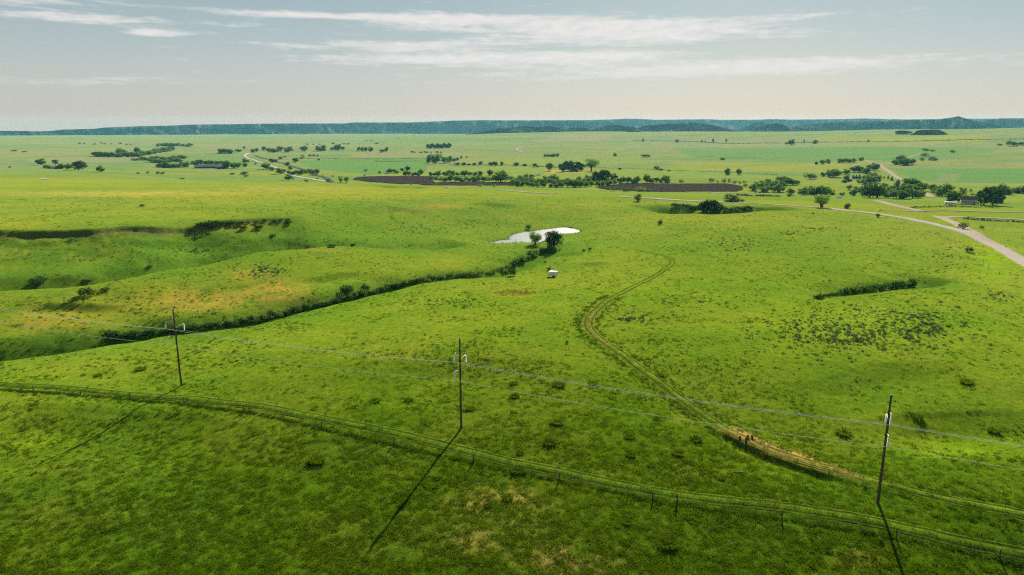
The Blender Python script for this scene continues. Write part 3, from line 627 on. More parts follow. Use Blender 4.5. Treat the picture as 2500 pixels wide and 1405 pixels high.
def patch(name, rows, mat, lift=0.25, nr=14, nc=36):
    """rows: (v, u_left, u_right) from top to bottom, laid on the ground"""
    rows = np.array(rows, float); vs = np.linspace(rows[0, 0], rows[-1, 0], nr)
    ul = np.interp(vs, rows[:, 0], rows[:, 1]); ur = np.interp(vs, rows[:, 0], rows[:, 2])
    ul = ul + (vnoise(vs * 1.3, vs * 0, 5) - .5) * 9; ur = ur + (vnoise(vs * 1.3, vs * 0 + 9, 6) - .5) * 9
    uu = ul[:, None] + (ur - ul)[:, None] * np.linspace(0, 1, nc)[None]; vv = np.repeat(vs[:, None], nc, 1) + (fbm(uu / 14, uu * 0 + vs[:, None] * .1, 3, 8) - .5) * 1.6
    x, y, z = hit(uu.ravel(), vv.ravel())
    return tag(obj(name, mesh_np(name, np.stack([x, y, z + GZ + lift + np.hypot(x, y) * 4e-4], 1), grid_faces(nr, nc)[:, ::-1], mat, True)), kind='structure')
patch('ploughed_field', [(431.5, 905, 1048), (434, 866, 1046), (439, 860, 1050), (445, 905, 1060), (450, 975, 1060)], M['plough'])
patch('ploughed_field', [(446, 1046, 1253), (449, 1010, 1255), (453.5, 1040, 1258)], M['plough'])
patch('ploughed_field', [(449.5, 1570, 1770), (452, 1500, 1792), (455, 1468, 1806), (459, 1455, 1814), (464, 1480, 1814), (468.5, 1600, 1800)], M['plough'])

# ------------------------------------------------------------------ mesas and buttes
def mesa(name, tops, dist, base_v, depth=900.0, rough=1.0, seed=1, cliff=0.45, colr=None, foot=1.1, step=2.2, dback=None):
    """a flat-topped ridge: skyline given in pixels at a fixed range; gullied face, cap and far side are built in the round"""
    tops = np.array(tops, float); us = np.arange(tops[0, 0], tops[-1, 0] + 0.1, step); vt = np.interp(us, tops[:, 0], tops[:, 1])
    D = np.interp(us, [us[0], us[-1]], dist) if np.ndim(dist) else np.full(len(us), float(dist))
    x, y, zt = at_r(us, vt, D); bv = np.interp(us, [us[0], us[-1]], base_v) if np.ndim(base_v) else np.full(len(us), base_v)
    gz = ground(x, y)
    _, _, zb = at_r(us, bv, D); zb = np.minimum(zb, gz + 4); hgt = np.maximum(zt - zb, 2.0)
    zt = zt + (fbm(us / 9, us * 0, 4, seed + 5) - 0.5) * 0.10 * hgt
    dirx, diry = x / D, y / D; rows = []; cc = []
    prof_ = [(-foot, -0.06), (-foot * .8, 0.02), (-foot * .62, 0.07), (-foot * .48, 0.15), (-foot * .36, 0.27), (-foot * .26, 0.40), (-foot * .18, 0.55), (-foot * .12, cliff + 0.25), (-foot * .07, 0.86), (-.02, 0.99), (0.1, 1.0), (1.2, 0.97), (2.4, 0.6), (4.0, -0.08)]
    for q, (o_, h_) in enumerate(prof_):
        g = fbm(us / 34.0 + seed * 3.1 + q * 0.10, us * 0 + q * 0.25, 5, seed, 0.5) - 0.5
        sp = np.abs(fbm(us / 26.0 + seed, us * 0 + q * 0.10, 3, seed + 9) - 0.5) * 2
        off = o_ * hgt * 3.0 + rough * (g * 3.4 + (sp - 0.4) * 2.0) * hgt * (1.0 if o_ < 0 else 0.4) * (0.35 + 0.65 * (1 - abs(h_ - 0.5)))
        h = h_ + (rough * (g * 0.12) if 0.05 < h_ < 0.9 else 0)
        rows.append(np.stack([x + dirx * off, y + diry * off, zb + h * hgt + GZ], 1))
        base_c = np.array(colr or (0.013, 0.021, 0.016)); pale = np.array((0.34, 0.30, 0.22)); grs = np.array((0.066, 0.082, 0.045))  # near buttes darkest; colr pales farther ridges, painting in distance haze
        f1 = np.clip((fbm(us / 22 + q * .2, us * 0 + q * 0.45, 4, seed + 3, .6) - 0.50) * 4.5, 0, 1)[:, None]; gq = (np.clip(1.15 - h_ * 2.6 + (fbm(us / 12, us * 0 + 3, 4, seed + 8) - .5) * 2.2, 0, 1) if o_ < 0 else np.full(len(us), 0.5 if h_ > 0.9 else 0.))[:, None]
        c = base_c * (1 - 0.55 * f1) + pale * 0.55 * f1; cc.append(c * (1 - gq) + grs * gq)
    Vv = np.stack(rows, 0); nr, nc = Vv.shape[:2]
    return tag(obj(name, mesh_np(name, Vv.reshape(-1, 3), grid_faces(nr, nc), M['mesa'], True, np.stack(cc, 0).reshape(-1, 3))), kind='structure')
mesa('mesa', [(-700, 330), (-200, 325), (0, 320), (115, 321), (135, 319), (150, 317), (230, 315), (255, 312), (330, 309), (420, 307), (470, 304.5), (560, 304), (600, 303), (700, 302), (840, 302), (862, 299.5), (1000, 299.5), (1060, 297), (1110, 295), (1180, 294), (1400, 295), (1450, 297), (1500, 300)], 9000, (334, 326), seed=2, colr=(0.034, 0.052, 0.046))
mesa('mesa', [(1080, 300), (1200, 294.5), (1440, 293.5), (1505, 291.5), (1530, 290), (1570, 291), (1600, 293), (1680, 292), (1730, 291.5), (1760, 293), (1900, 292.5), (2100, 294), (2300, 295), (2440, 291), (2520, 289.5), (2900, 289)], 9900, 309, seed=5, rough=0.6, foot=1.0, colr=(0.15, 0.175, 0.18))  # far ridge: haze painted into its pale blue-grey rock colour
mesa('mesa', [(1840, 294), (1880, 291), (1930, 292.5), (2070, 291), (2110, 289.5), (2160, 291), (2260, 293), (2360, 290), (2420, 290), (2500, 292)], 10600, 307, seed=6, rough=0.6, foot=1.0, colr=(0.20, 0.23, 0.25))  # farthest ridge: strongest haze tint in the rock colour
mesa('butte', [(1135, 329), (1165, 325), (1195, 319), (1215, 314), (1240, 311), (1262, 310.5), (1285, 308.5), (1300, 310), (1330, 308.5), (1345, 309), (1368, 312), (1380, 318)], 5600, 329, seed=8)
mesa('butte', [(1376, 320), (1392, 314), (1410, 312.5), (1430, 313), (1446, 319)], 5900, 323, seed=9)
mesa('butte', [(1436, 320), (1462, 314), (1484, 307), (1498, 304.5), (1514, 307), (1530, 310), (1546, 309), (1562, 317), (1572, 322)], 6100, 324, seed=10)
mesa('butte', [(1512, 328), (1530, 321), (1548, 318), (1566, 322), (1590, 328)], 5400, 330, seed=17)
mesa('butte', [(1540, 320), (1562, 312), (1580, 307), (1610, 304), (1655, 301.5), (1700, 300.5), (1722, 303), (1745, 307), (1765, 311), (1790, 317), (1810, 322)], 6000, 326, seed=11)
mesa('butte', [(1800, 322), (1822, 310), (1838, 302), (1850, 298), (1866, 301), (1884, 308), (1900, 318)], 8200, 321, seed=12)
mesa('butte', [(1826, 326), (1846, 314), (1866, 306), (1882, 302.5), (1896, 301.5), (1912, 304), (1930, 311), (1946, 320), (1956, 326)], 6200, 328, seed=13)
mesa('mesa', [(1900, 320), (1940, 310), (1970, 304.5), (2020, 300), (2060, 299), (2090, 300), (2120, 297), (2170, 294), (2230, 292), (2288, 291.5), (2310, 289), (2328, 286.5), (2340, 284), (2352, 288), (2368, 293), (2392, 297), (2420, 302), (2445, 311), (2470, 320)], 7200, 322, seed=14)
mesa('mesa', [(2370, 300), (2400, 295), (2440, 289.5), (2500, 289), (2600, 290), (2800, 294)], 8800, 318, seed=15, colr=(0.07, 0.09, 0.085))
mesa('butte', [(2222, 330), (2230, 326), (2238, 320), (2246, 318), (2268, 317.3), (2292, 317), (2302, 321), (2312, 327), (2320, 331)], 3650, 331.5, seed=16, rough=0.5, colr=(0.018, 0.028, 0.022), foot=0.8, step=1.5)
mesa('butte', [(2186, 321), (2196, 319), (2215, 320), (2228, 323)], 3750, 324, seed=18, rough=0.4, colr=(0.022, 0.034, 0.026), foot=0.8, step=1.5)

# ------------------------------------------------------------------ utility poles and conductors
LINE_AZ = R(111.7)                                       # bearing of the line, from +Y towards +X
LD = Vector((math.sin(LINE_AZ), math.cos(LINE_AZ), 0)); AD = Vector((LD.y, -LD.x, 0)) * -1   # arm direction pointing away from the camera
if AD.y < 0: AD = -AD
def arm_pts(s):
    L = 2.35
    return [(AD * (s * (0.12 + L * t_))) + Vector((0, 0, 0.45 * math.sin(t_ * 1.9) / math.sin(1.9) * 0.9)) for t_ in (0, .12, .25, .4, .55, .7, .85, 1.0)]
ARMS = [(-1, 15.35), (1, 13.65), (-1, 11.85)]
INS = 1.62
def insulator_mesh():
    mb = MB(); n_ = 13; pts = []; rad = []
    for q in range(n_):
        z = -0.10 - (INS - 0.2) * q / n_; dz = (INS - 0.2) / n_
        pts += [(0, 0, z), (0, 0, z - dz * .35), (0, 0, z - dz * .5), (0, 0, z - dz * .95)]; rad += [0.07, 0.135, 0.135, 0.07]
    mb.tube([(0, 0, 0), (0, 0, -0.1)], 0.03, 8); mb.tube(pts, rad, 10); mb.tube([(0, 0, -INS + 0.1), (0, 0, -INS)], 0.05, 8)
    return mb.mesh('insulator', M['insul'], smooth=False)
INS_ME = insulator_mesh()
mb = MB(); nseg = 14
mb.tube([(0.018 * math.sin(q * 1.3), 0.018 * math.cos(q * 0.9), -0.6 + 18.6 * q / nseg) for q in range(nseg + 1)], [0.235 - 0.09 * q / nseg for q in range(nseg + 1)], 12)
SHAFT_ME = mb.mesh('shaft', M['wood'], smooth=True)
ARM_ME = {}
for s in (-1, 1):
    mb = MB(); pts = arm_pts(s); mb.tube(pts, [0.06 - 0.02 * q / 7 for q in range(8)], 8); ARM_ME[s] = mb.mesh('arm', M['arm'], smooth=True)
mb = MB(); mb.tube([(0, 0, -0.3), (0, 0, 0.3)], 0.195, 10); BRK_ME = mb.mesh('bracket', M['steel'], smooth=True)
mb = MB(); mb.tube([(0, 0, -0.05), (0, 0, 0.09)], 0.15, 10); CAP_ME = mb.mesh('pole_cap', M['steel'], smooth=True)
TIPS = []
POLES = [((443, 942), 'weathered wooden power pole at the left, its shadow crossing the grass track'), ((1126, 1046), 'wooden power pole in the middle of the pasture casting a long dark shadow'), ((2143, 1228), 'wooden power pole at the right, nearest of the three, below the worn track')]
base0 = [place(*p) for p, _ in POLES]
step_v = (base0[2] - base0[0]) / 2
allp = [(base0[0] - step_v, None)] + [(b, l) for b, (_, l) in zip(base0, POLES)] + [(base0[2] + step_v, None)]
for b, lab in allp:
    tips = []
    for s, h in ARMS: tips.append(b + Vector((0, 0, h)) + arm_pts(s)[-1] - Vector((0, 0, INS)))
    TIPS.append(tips)
    if not lab: continue
    root = tag(empty('utility_pole', b), lab, 'power pole', 'power poles crossing the pasture')
    obj('shaft', SHAFT_ME, root); c = obj('pole_cap', CAP_ME, root); c.location.z = 18.0
    for s, h in ARMS:
        a = obj('arm', ARM_ME[s], root); a.location.z = h
        br = obj('bracket', BRK_ME, a)
        i_ = obj('insulator', INS_ME, root); i_.location = Vector((0, 0, h)) + arm_pts(s)[-1]
LABW = ['upper left conductor strung on the camera side of the poles', 'upper right conductor on the far side of the poles, shining in the sun', 'lowest conductor strung between the power poles, shining in the sun']
for k_ in range(3):
    mb = MB(); pts = []
    for a, b in zip(TIPS[:-1], TIPS[1:]):
        for q in range(24):
            t_ = q / 24; p = a[k_].lerp(b[k_], t_); p.z -= 4 * 0.75 * t_ * (1 - t_); pts.append(p)
    pts.append(TIPS[-1][k_]); mb.tube(pts, 0.028, 8)
    tag(mb.build('power_line', M['wire'], smooth=True), LABW[k_], 'power line', 'conductors between the power poles')

# ------------------------------------------------------------------ fence along the grass track
WOOD_POSTS = [(-40, 948), (82, 957), (197, 966), (318, 975), (449, 986), (595, 1005), (611, 1007), (785, 1047), (963, 1087), (1156, 1130), (1365, 1173), (1594, 1223), (1653, 1230), (1909, 1268), (2188, 1314), (2440, 1365), (2560, 1392)]
fpos = [place(u, v) for u, v in WOOD_POSTS]
fence = tag(empty('wire_fence', fpos[0]), 'barbed wire fence of wooden and thin steel posts beside the grass track', 'fence')
def post_mesh(h, r, lean, steel=False):
    mb = MB(); mb.tube([(0, 0, -0.3), (lean * .5, 0, h * .5), (lean, 0.02, h)], [r, r * .95, r * .85], 7); return mb.mesh('post', M['steel' if steel else 'post'], smooth=True)
WP = [post_mesh(1.55, 0.11, d) for d in (0.0, 0.12, -0.08)]; SPM = post_mesh(1.35, 0.032, 0.03, True)
chain = []
for q, p in enumerate(fpos):
    o = obj('wooden_post', WP[q % 3], fence); o.location = p - fpos[0]; o.rotation_euler.z = q * 1.7; chain.append(p)
    if q + 1 < len(fpos):
        nx = fpos[q + 1]; nn = 0 if (nx - p).length < 6 else 3
        for s in range(1, nn + 1):
            m_ = p.lerp(nx, s / (nn + 1)); m_.z = float(ground(m_.x, m_.y)) + GZ
            o = obj('steel_post', SPM, fence); o.location = m_ - fpos[0]; chain.append(m_)
for h in (0.4, 0.75, 1.05, 1.3):
    mb = MB(); mb.tube([c - fpos[0] + Vector((0, 0, h)) for c in chain], 0.006, 4); mb.build('wire', M['barb'], fence)
# pasture fence below the road
rf = [(2270, 566), (2292, 573), (2314, 584), (2332, 596), (2352, 606), (2378, 622), (2400, 640), (2412, 655), (2440, 672)]
fp2 = [place(u, v) for u, v in rf]; f2 = tag(empty('wire_fence', fp2[0]), 'sparse pale-posted pasture fence running below the curving road', 'fence')
for q, p in enumerate(fp2): o = obj('wooden_post', WP[q % 3], f2); o.location = p - fp2[0]
for h in (0.5, 1.1):
    mb = MB(); mb.tube([c - fp2[0] + Vector((0, 0, h)) for c in fp2], 0.008, 4); mb.build('wire', M['barb'], f2)

# ------------------------------------------------------------------ plants: prototype meshes, unit height 1, unit width 1
def leaf_cloud(lobes, n_leaf, size, seed, up=0.25, shell=0.75, flat=1.0):
    """many small leaf faces through the volume of several lobes (cx, cy, cz, rx, ry, rz)"""
    g = np.random.default_rng(seed); L = np.array(lobes, float); w = L[:, 3] * L[:, 4] + L[:, 4] * L[:, 5]; pick = g.choice(len(L), n_leaf, p=w / w.sum())
    d = g.normal(size=(n_leaf, 3)); d /= np.linalg.norm(d, axis=1)[:, None]
    rad = shell + (1 - shell) * g.random(n_leaf) ** 0.5; rad *= 1 + 0.18 * g.normal(size=n_leaf)
    P = L[pick, :3] + d * rad[:, None] * L[pick, 3:]
    nrm = d * 0.9 + g.normal(size=(n_leaf, 3)) * 0.55 + np.array([0, 0, up]); nrm /= np.linalg.norm(nrm, axis=1)[:, None]
    a = np.cross(nrm, g.normal(size=(n_leaf, 3))); a /= np.linalg.norm(a, axis=1)[:, None]; b = np.cross(nrm, a)
    s = size * (0.6 + 0.8 * g.random(n_leaf))[:, None]
    V = np.stack([P - a * s, P - b * s * .6 * flat, P + a * s, P + b * s * .6 * flat], 1).reshape(-1, 3); F = np.arange(n_leaf * 4).reshape(-1, 4)
    return V, F
def lobes_round(seed, nl, z0=0.3, z1=1.0, spread=0.5):
    g = random.Random(seed); o = [(0, 0, (z0 + z1) / 2, spread * .62, spread * .62, (z1 - z0) * .42)]
    for q in range(nl):
        an = q * 2.4 + g.random(); zz = z0 + 0.1 + (z1 - z0 - 0.22) * g.random(); k_ = 1 - abs((zz - (z0 + z1) / 2) / (z1 - z0)) * 1.1; rr_ = spread * k_ * (0.5 + 0.25 * g.random())
        s = spread * (0.24 + 0.2 * g.random()); o.append((rr_ * math.cos(an), rr_ * math.sin(an), zz, s, s, s * 0.85))
    return o
def trunk_mesh(name, seed, h=0.5, r=0.035, limbs=5, spread=0.3, multi=1):
    g = random.Random(seed); mb = MB()
    for q in range(multi):
        ox = (q - (multi - 1) / 2) * 0.06; lx = ox + (g.random() - .5) * .1 * multi
        mb.tube([(ox, 0, -0.06), (ox * 1.2, 0.01, h * .35), (lx, (g.random() - .5) * .06, h), (lx * 1.5, 0, h * 1.4)], [r * 1.25, r, r * .7, r * .25], 7)
        for l_ in range(limbs):
            an = l_ * 2.4 + g.random(); z = h * (0.55 + 0.4 * l_ / limbs); e = spread * (0.6 + .5 * g.random())
            mb.tube([(lx * z / h, 0, z), (lx + math.cos(an) * e * .5, math.sin(an) * e * .5, z + 0.1), (lx + math.cos(an) * e, math.sin(an) * e, z + 0.26 * (.6 + g.random()))], [r * .5, r * .33, r * .14], 5)
    return mb.mesh(name, M['bark'], smooth=True)
PROTO = {}
def proto(kind, n_var, fn):
    PROTO[kind] = [fn(q) for q in range(n_var)]
def tree_proto(mat, nleaf, size, nl, z0, spread, th, limbs=5, multi=1, shell=0.7):
    def fn(q):
        V, F = leaf_cloud(lobes_round(q * 13 + nl, nl, z0, 1.0, spread), nleaf, size, q + 5, shell=shell)
        return mesh_np('crown', V, F, M[mat]), trunk_mesh('trunk', q + 3, th, 0.032, limbs, spread * .6, multi)
    return fn
proto('cottonwood', 5, tree_proto('cotton', 1000, 0.06, 12, 0.02, 0.54, 0.36))
proto('willow', 4, tree_proto('willow', 800, 0.062, 10, -0.04, 0.55, 0.3, 4, 2))
proto('sapling', 3, tree_proto('sapling', 420, 0.05, 10, 0.22, 0.46, 0.45, 7, 2, 0.5))
proto('shade', 3, tree_proto('shade', 1000, 0.06, 11, 0.0, 0.54, 0.35))
proto('olive', 3, tree_proto('olive', 600, 0.055, 8, 0.04, 0.5, 0.3, 4, 2))
proto('pondtree', 2, tree_proto('shade', 3200, 0.030, 18, 0.0, 0.55, 0.5, 8, 2, 0.5))
proto('pondpale', 1, tree_proto('cotton', 2400, 0.030, 16, 0.04, 0.55, 0.5, 8, 2, 0.45))
proto('opentree', 1, tree_proto('sapling', 1300, 0.030, 14, 0.24, 0.52, 0.42, 9, 3, 0.35))
def conifer_fn(q):
    g = np.random.default_rng(q); V = []; 
    lobes = [(0, 0, 0.12 + 0.8 * k_ / 7, 0.46 * (1 - k_ / 7.6), 0.46 * (1 - k_ / 7.6), 0.085) for k_ in range(8)]
    V, F = leaf_cloud(lobes, 500, 0.055, q + 50, up=-0.1, shell=0.5); return mesh_np('crown', V, F, M['conifer']), trunk_mesh('trunk', q + 9, 0.7, 0.02, 0)
proto('conifer', 2, conifer_fn)
def shrub_fn(mat, nleaf, size, nl, seed0=0):
    def fn(q):
        g = random.Random(q + seed0); lob = [(0, 0, 0.45, 0.36, 0.36, 0.42)]
        for k_ in range(nl):
            an = k_ * 2.4 + g.random(); e = 0.2 + 0.2 * g.random(); s = 0.16 + 0.1 * g.random(); lob.append((e * math.cos(an), e * math.sin(an), 0.28 + 0.4 * g.random(), s, s, s * 1.35))
        V, F = leaf_cloud(lob, nleaf, size, q + 77 + seed0, up=0.35, shell=0.65); V[:, 2] = np.maximum(V[:, 2], -0.03); return mesh_np('shrub', V, F, M[mat])
    return fn
PROTO['shrub'] = [shrub_fn('shade', 420, 0.065, 7)(q) for q in range(4)]
PROTO['willowshrub'] = [shrub_fn('willow', 420, 0.065, 7, 20)(q) for q in range(4)]
PROTO['creekshrub'] = [shrub_fn('cotton', 420, 0.06, 7, 60)(q) for q in range(4)]
PROTO['oliveshrub'] = [shrub_fn('olive', 320, 0.07, 6, 90)(q) for q in range(2)]
PROTO['sage'] = [shrub_fn('sage', 90, 0.11, 4, 40)(q) for q in range(4)]
def tuft_mesh(name, mat, seed, nb, spread, h, w):
    g = np.random.default_rng(seed); an = g.random(nb) * 6.283; rr_ = spread * np.sqrt(g.random(nb)); bx, by = rr_ * np.cos(an), rr_ * np.sin(an)
    lean = 0.35 + 0.5 * g.random(nb); la = an + g.normal(size=nb) * .8; hh = h * (.55 + .6 * g.random(nb)); wa = g.random(nb) * 6.283
    wx, wy = w * np.cos(wa), w * np.sin(wa)
    V = np.stack([np.stack([bx - wx, by - wy, np.full(nb, -.03)], 1), np.stack([bx + wx, by + wy, np.full(nb, -.03)], 1), np.stack([bx + np.cos(la) * lean * hh, by + np.sin(la) * lean * hh, hh], 1)], 1).reshape(-1, 3)
    return mesh_np(name, V, np.arange(nb * 3).reshape(-1, 3), mat)
PROTO['tussock'] = [tuft_mesh('tussock', M['blade'], q + 3, 260, 0.5, 0.75, 0.03) for q in range(3)]
CNT = {}
def plant(kind, u, v, w, h, label, cat, group=None, name=None, sink=0.0, wmul=1.0):
    """a plant whose foot shows at pixel (u, v) and which spans w x h pixels"""
    x, y, z = hit1(u, v); W_ = metres(w, x, y, z) * wmul * (1.3 if isinstance(PROTO[kind][0], tuple) else 1.0); H_ = metres(h, x, y, z) * 1.1
    i = CNT.get(kind, 0); CNT[kind] = i + 1; P = PROTO[kind][i % len(PROTO[kind])]
    rz = (i * 2.399 + u) % 6.283; sc = (W_, W_, H_ if H_ > 0.05 else 0.05)
    loc = Vector((x, y, z + GZ - sink * H_))
    if isinstance(P, tuple):
        root = tag(empty(name or 'tree', loc, rz, sc), label, cat, group); obj('trunk', P[1], root); obj('crown', P[0], root); return root
    o = obj(name or 'shrub', P); o.location = loc; o.rotation_euler.z = rz; o.scale = sc; return tag(o, label, cat, group)

# ------------------------------------------------------------------ trees and shrubs, where the photograph shows them (u, v of the foot, width, height in photo pixels)
def row(kind, label, cat, group, items, name=None, jit=0.0):
    for it in items: plant(kind, it[0] + (random.random() - .5) * jit, it[1], it[2], it[3], label, cat, group, name)
def cluster(kind, label, cat, group, line, n_, wr, hr, thick, name=None, seed=0):
    g = random.Random(seed + n_); L = np.array(line, float); par = np.linspace(0, 1, len(L)); kinds = kind if isinstance(kind, (list, tuple)) else [kind]
    for q in range(n_):
        t_ = (q + 0.2 + 0.6 * g.random()) / n_; u = np.interp(t_, par, L[:, 0]); v = np.interp(t_, par, L[:, 1]) + (g.random() - .5) * 2 * thick
        plant(kinds[q % len(kinds)], u, v, wr[0] + (wr[1] - wr[0]) * g.random(), hr[0] + (hr[1] - hr[0]) * g.random(), label, cat, group, name)
def one(kind, u, v, w, h, label, cat='tree', name=None, group=None): return plant(kind, u, v, w, h, label, cat, group, name)

# pond and creek
one('pondpale', 1307, 598, 27, 35, 'pale-topped willow tree leaning over the near edge of the pond', name='willow_tree')
one('pondtree', 1352, 606, 36, 40, 'large dark cottonwood tree at the near right edge of the pond', name='cottonwood_tree')
one('shrub', 1290, 560, 16, 11, 'round dark shrub on the far bank of the pond', 'shrub')
one('shrub', 1259, 592, 4, 7, 'tiny dark sapling at the near edge of the pond', 'shrub')
cluster(['willowshrub', 'creekshrub'], 'leafy willow bush in the thicket running down from the pond trees', 'bush', 'willow thicket below the pond', [(1352, 610), (1315, 622), (1280, 636), (1250, 648)], 22, (14, 22), (10, 17), 6, 'willow_bush', 3)
cluster('creekshrub', 'low bush in the narrow creek bed below the willow thicket', 'bush', 'low bushes in the upper creek bed', [(1245, 652), (1215, 662), (1185, 670)], 9, (10, 16), (5, 9), 2, 'willow_bush', 4)
one('shrub', 1230, 675, 24, 18, 'left half of the dark clipped-looking shrub clump above the creek', 'shrub'); one('shrub', 1250, 674, 24, 19, 'right half of the dark shrub clump above the creek, by the box trailer', 'shrub')
cluster(['creekshrub', 'shrub', 'willowshrub'], 'dark creek-side bush below the grassy bank edge', 'bush', 'bushes lining the creek', [(1178, 674), (1120, 678), (1050, 686), (1000, 694), (950, 708), (900, 720), (860, 728)], 34, (15, 24), (10, 16), 2.5, 'creek_bush', 5)
cluster(['creekshrub', 'shrub', 'willowshrub'], 'dark creek-side bush below the grassy bank edge', 'bush', 'bushes lining the creek', [(855, 730), (790, 748), (720, 764), (650, 780), (580, 793)], 32, (18, 28), (11, 17), 3, 'creek_bush', 6)
cluster(['creekshrub', 'shrub'], 'dark creek-side bush below the grassy bank edge', 'bush', 'bushes lining the creek', [(575, 793), (500, 803), (440, 808), (380, 816), (320, 824), (275, 832)], 28, (20, 32), (11, 18), 3, 'creek_bush', 7)
one('shrub', 268, 830, 34, 26, 'tall dark shrub at the left end of the creek thicket', 'shrub'); one('shrub', 846, 716, 40, 20, 'broad dark shrub standing on the slope above the creek bend', 'shrub'); one('shrub', 893, 712, 24, 18, 'rounded shrub beside the broad dark one above the creek bend', 'shrub')
one('shrub', 966, 706, 24, 14, 'dark shrub rising above the middle of the creek thicket', 'shrub'); one('shrub', 1020, 693, 22, 14, 'dark shrub near the upper end of the creek thicket', 'shrub')
for u, v, w, h, l in [(810, 604, 20, 8, 'low dark shrub on the orange crest of the second ridge'), (863, 599, 13, 4, 'small flat shrub on the ridge crest, right of the low dark one'), (212, 722, 44, 20, 'big spreading shrub alone on the dry second ridge'), (256, 711, 22, 9, 'small shrub beside the spreading one on the dry ridge'),
                      (95, 693, 50, 18, 'broad dark shrub in the draw behind the dry ridge at left'), (210, 690, 26, 9, 'low shrub on the rim of the draw at left'), (347, 505, 13, 6, 'lone dark shrub out on the grassy bench'), (365, 654, 16, 5, 'small shrub on the crest of the second ridge'),
                      (1612, 549, 14, 13, 'small round tree alone on the hillside right of the pond'), (1425, 614, 9, 6, 'left of two small dark shrubs on the hilltop below the pond'), (1440, 611, 10, 7, 'right of two small dark shrubs on the hilltop below the pond'), (1340, 660, 11, 6, 'small shrub behind the box trailer'),
                      (1331, 642, 9, 5, 'small shrub up the slope from the box trailer'), (1384, 839, 9, 7, 'little round shrub left of the worn track'), (2112, 1194, 10, 7, 'little round shrub just left of the right power pole'), (2152, 1325, 14, 8, 'low weed clump near the right pole shadow')]:
    one('shrub', u, v, w, h, l, 'shrub')
cluster('shrub', 'dark shrub clinging under the rim of the grassy bench', 'shrub', 'shrubs under the bench rim', [(470, 551), (560, 548), (640, 545), (710, 541)], 12, (12, 24), (5, 9), 3, 'rim_shrub', 8)
for u, v, w, h, l in [(518, 556, 40, 18, 'biggest dark shrub below the notch in the bench rim'), (594, 561, 20, 10, 'left shrub of the trio on the bare slope under the rim'), (631, 561, 26, 12, 'middle shrub of the trio on the bare slope under the rim'), (705, 548, 16, 9, 'right end shrub under the bench rim'), (667, 578, 16, 7, 'shrub lower down the slope under the rim')]: one('shrub', u, v, w, h, l, 'shrub', 'rim_shrub')
cluster(['creekshrub', 'shrub'], 'dark bush in the short shrubby draw on the right-hand hill', 'bush', 'bushes in the short right-hand draw', [(2234, 697), (2190, 704), (2140, 708), (2090, 715), (2050, 720)], 17, (22, 32), (13, 19), 2, 'draw_bush', 9)
cluster('shrub', 'low bush trailing from the left end of the right-hand draw', 'bush', 'low bushes at the tail of the draw', [(2045, 722), (2010, 727), (1985, 730)], 6, (14, 20), (7, 11), 1.5, 'draw_bush', 10)
one('shrub', 2227, 699, 22, 18, 'tallest dark bush at the right end of the short draw', 'bush', 'draw_bush')
# beside the main road
one('olive', 1557, 492, 19, 17, 'lone grey-green tree beside the far stretch of the road', name='roadside_tree'); one('willow', 1786, 493, 38, 17, 'broad light green bush beyond the road', 'bush', 'roadside_bush'); one('shrub', 1812, 493, 10, 7, 'small bush at the right of the broad roadside bush', 'bush', 'roadside_bush')
for u, w, h in ((1716, 30, 24), (1735, 34, 27), (1752, 26, 23)): one('shade', u, 519, w, h, {1716: 'left crown of the dark tree clump in the hollow below the road', 1735: 'middle, tallest crown of the dark clump in the hollow below the road', 1752: 'right crown of the dark tree clump in the hollow below the road'}[u], name='hollow_tree')
cluster('shrub', 'dark shrub in the shadowed hollow below the road', 'shrub', 'shrubs in the hollow below the road', [(1640, 503), (1680, 509), (1700, 513)], 8, (14, 24), (7, 11), 1.5, 'hollow_shrub', 11)
cluster(['shrub', 'creekshrub'], 'dark shrub in the shadowed hollow below the road', 'shrub', 'shrubs in the hollow below the road', [(1765, 517), (1800, 515), (1840, 509)], 10, (12, 20), (7, 11), 2, 'hollow_shrub', 12)
one('opentree', 2006, 508, 38, 29, 'open-branched bright green tree standing beside the road', name='roadside_tree'); one('cottonwood', 2068, 510, 13, 13, 'small round tree right of the open-branched roadside tree', name='roadside_tree'); one('shrub', 2143, 531, 11, 10, 'round bush on the near edge of the curving road', 'bush', 'roadside_bush')
one('shrub', 2350, 560, 23, 17, 'dark bush in the grass wedge at the road junction', 'bush', 'junction_bush'); one('shrub', 2396, 558, 11, 7, 'small dark bush right of the junction', 'bush', 'junction_bush'); one('shrub', 2365, 616, 21, 14, 'dark bush on the slope below the road junction', 'bush', 'slope_bush'); one('shrub', 1985, 523, 6, 4, 'tiny dark bush below the road', 'bush', 'slope_bush')
# ranch house at right
row('cottonwood', 'dark shade tree at the left of the ranch house', 'tree', 'trees left of the ranch house', [(2322, 497, 22, 30), (2344, 497, 26, 29)], 'shade_tree')
row('shade', 'large dark shade tree at the right of the ranch house', 'tree', 'trees right of the ranch house', [(2402, 501, 36, 37), (2424, 501, 32, 38), (2440, 497, 20, 26)], 'shade_tree')
row('cottonwood', 'tree in the clump left behind the ranch house trees', 'tree', 'clump left of the ranch house', [(2287, 477, 18, 18), (2300, 480, 28, 28), (2315, 479, 24, 24)], 'valley_tree')
row('willow', 'tree behind and right of the ranch house', 'tree', 'clump behind the ranch house', [(2416, 468, 14, 10), (2432, 474, 22, 18), (2448, 474, 26, 25), (2460, 476, 18, 14), (2352, 468, 16, 9)], 'valley_tree')
row('willow', 'pale bushy tree at the far right edge beyond the ranch', 'tree', 'bushes at the far right edge', [(2476, 472, 16, 10), (2490, 473, 22, 17), (2508, 474, 24, 20)], 'valley_tree')
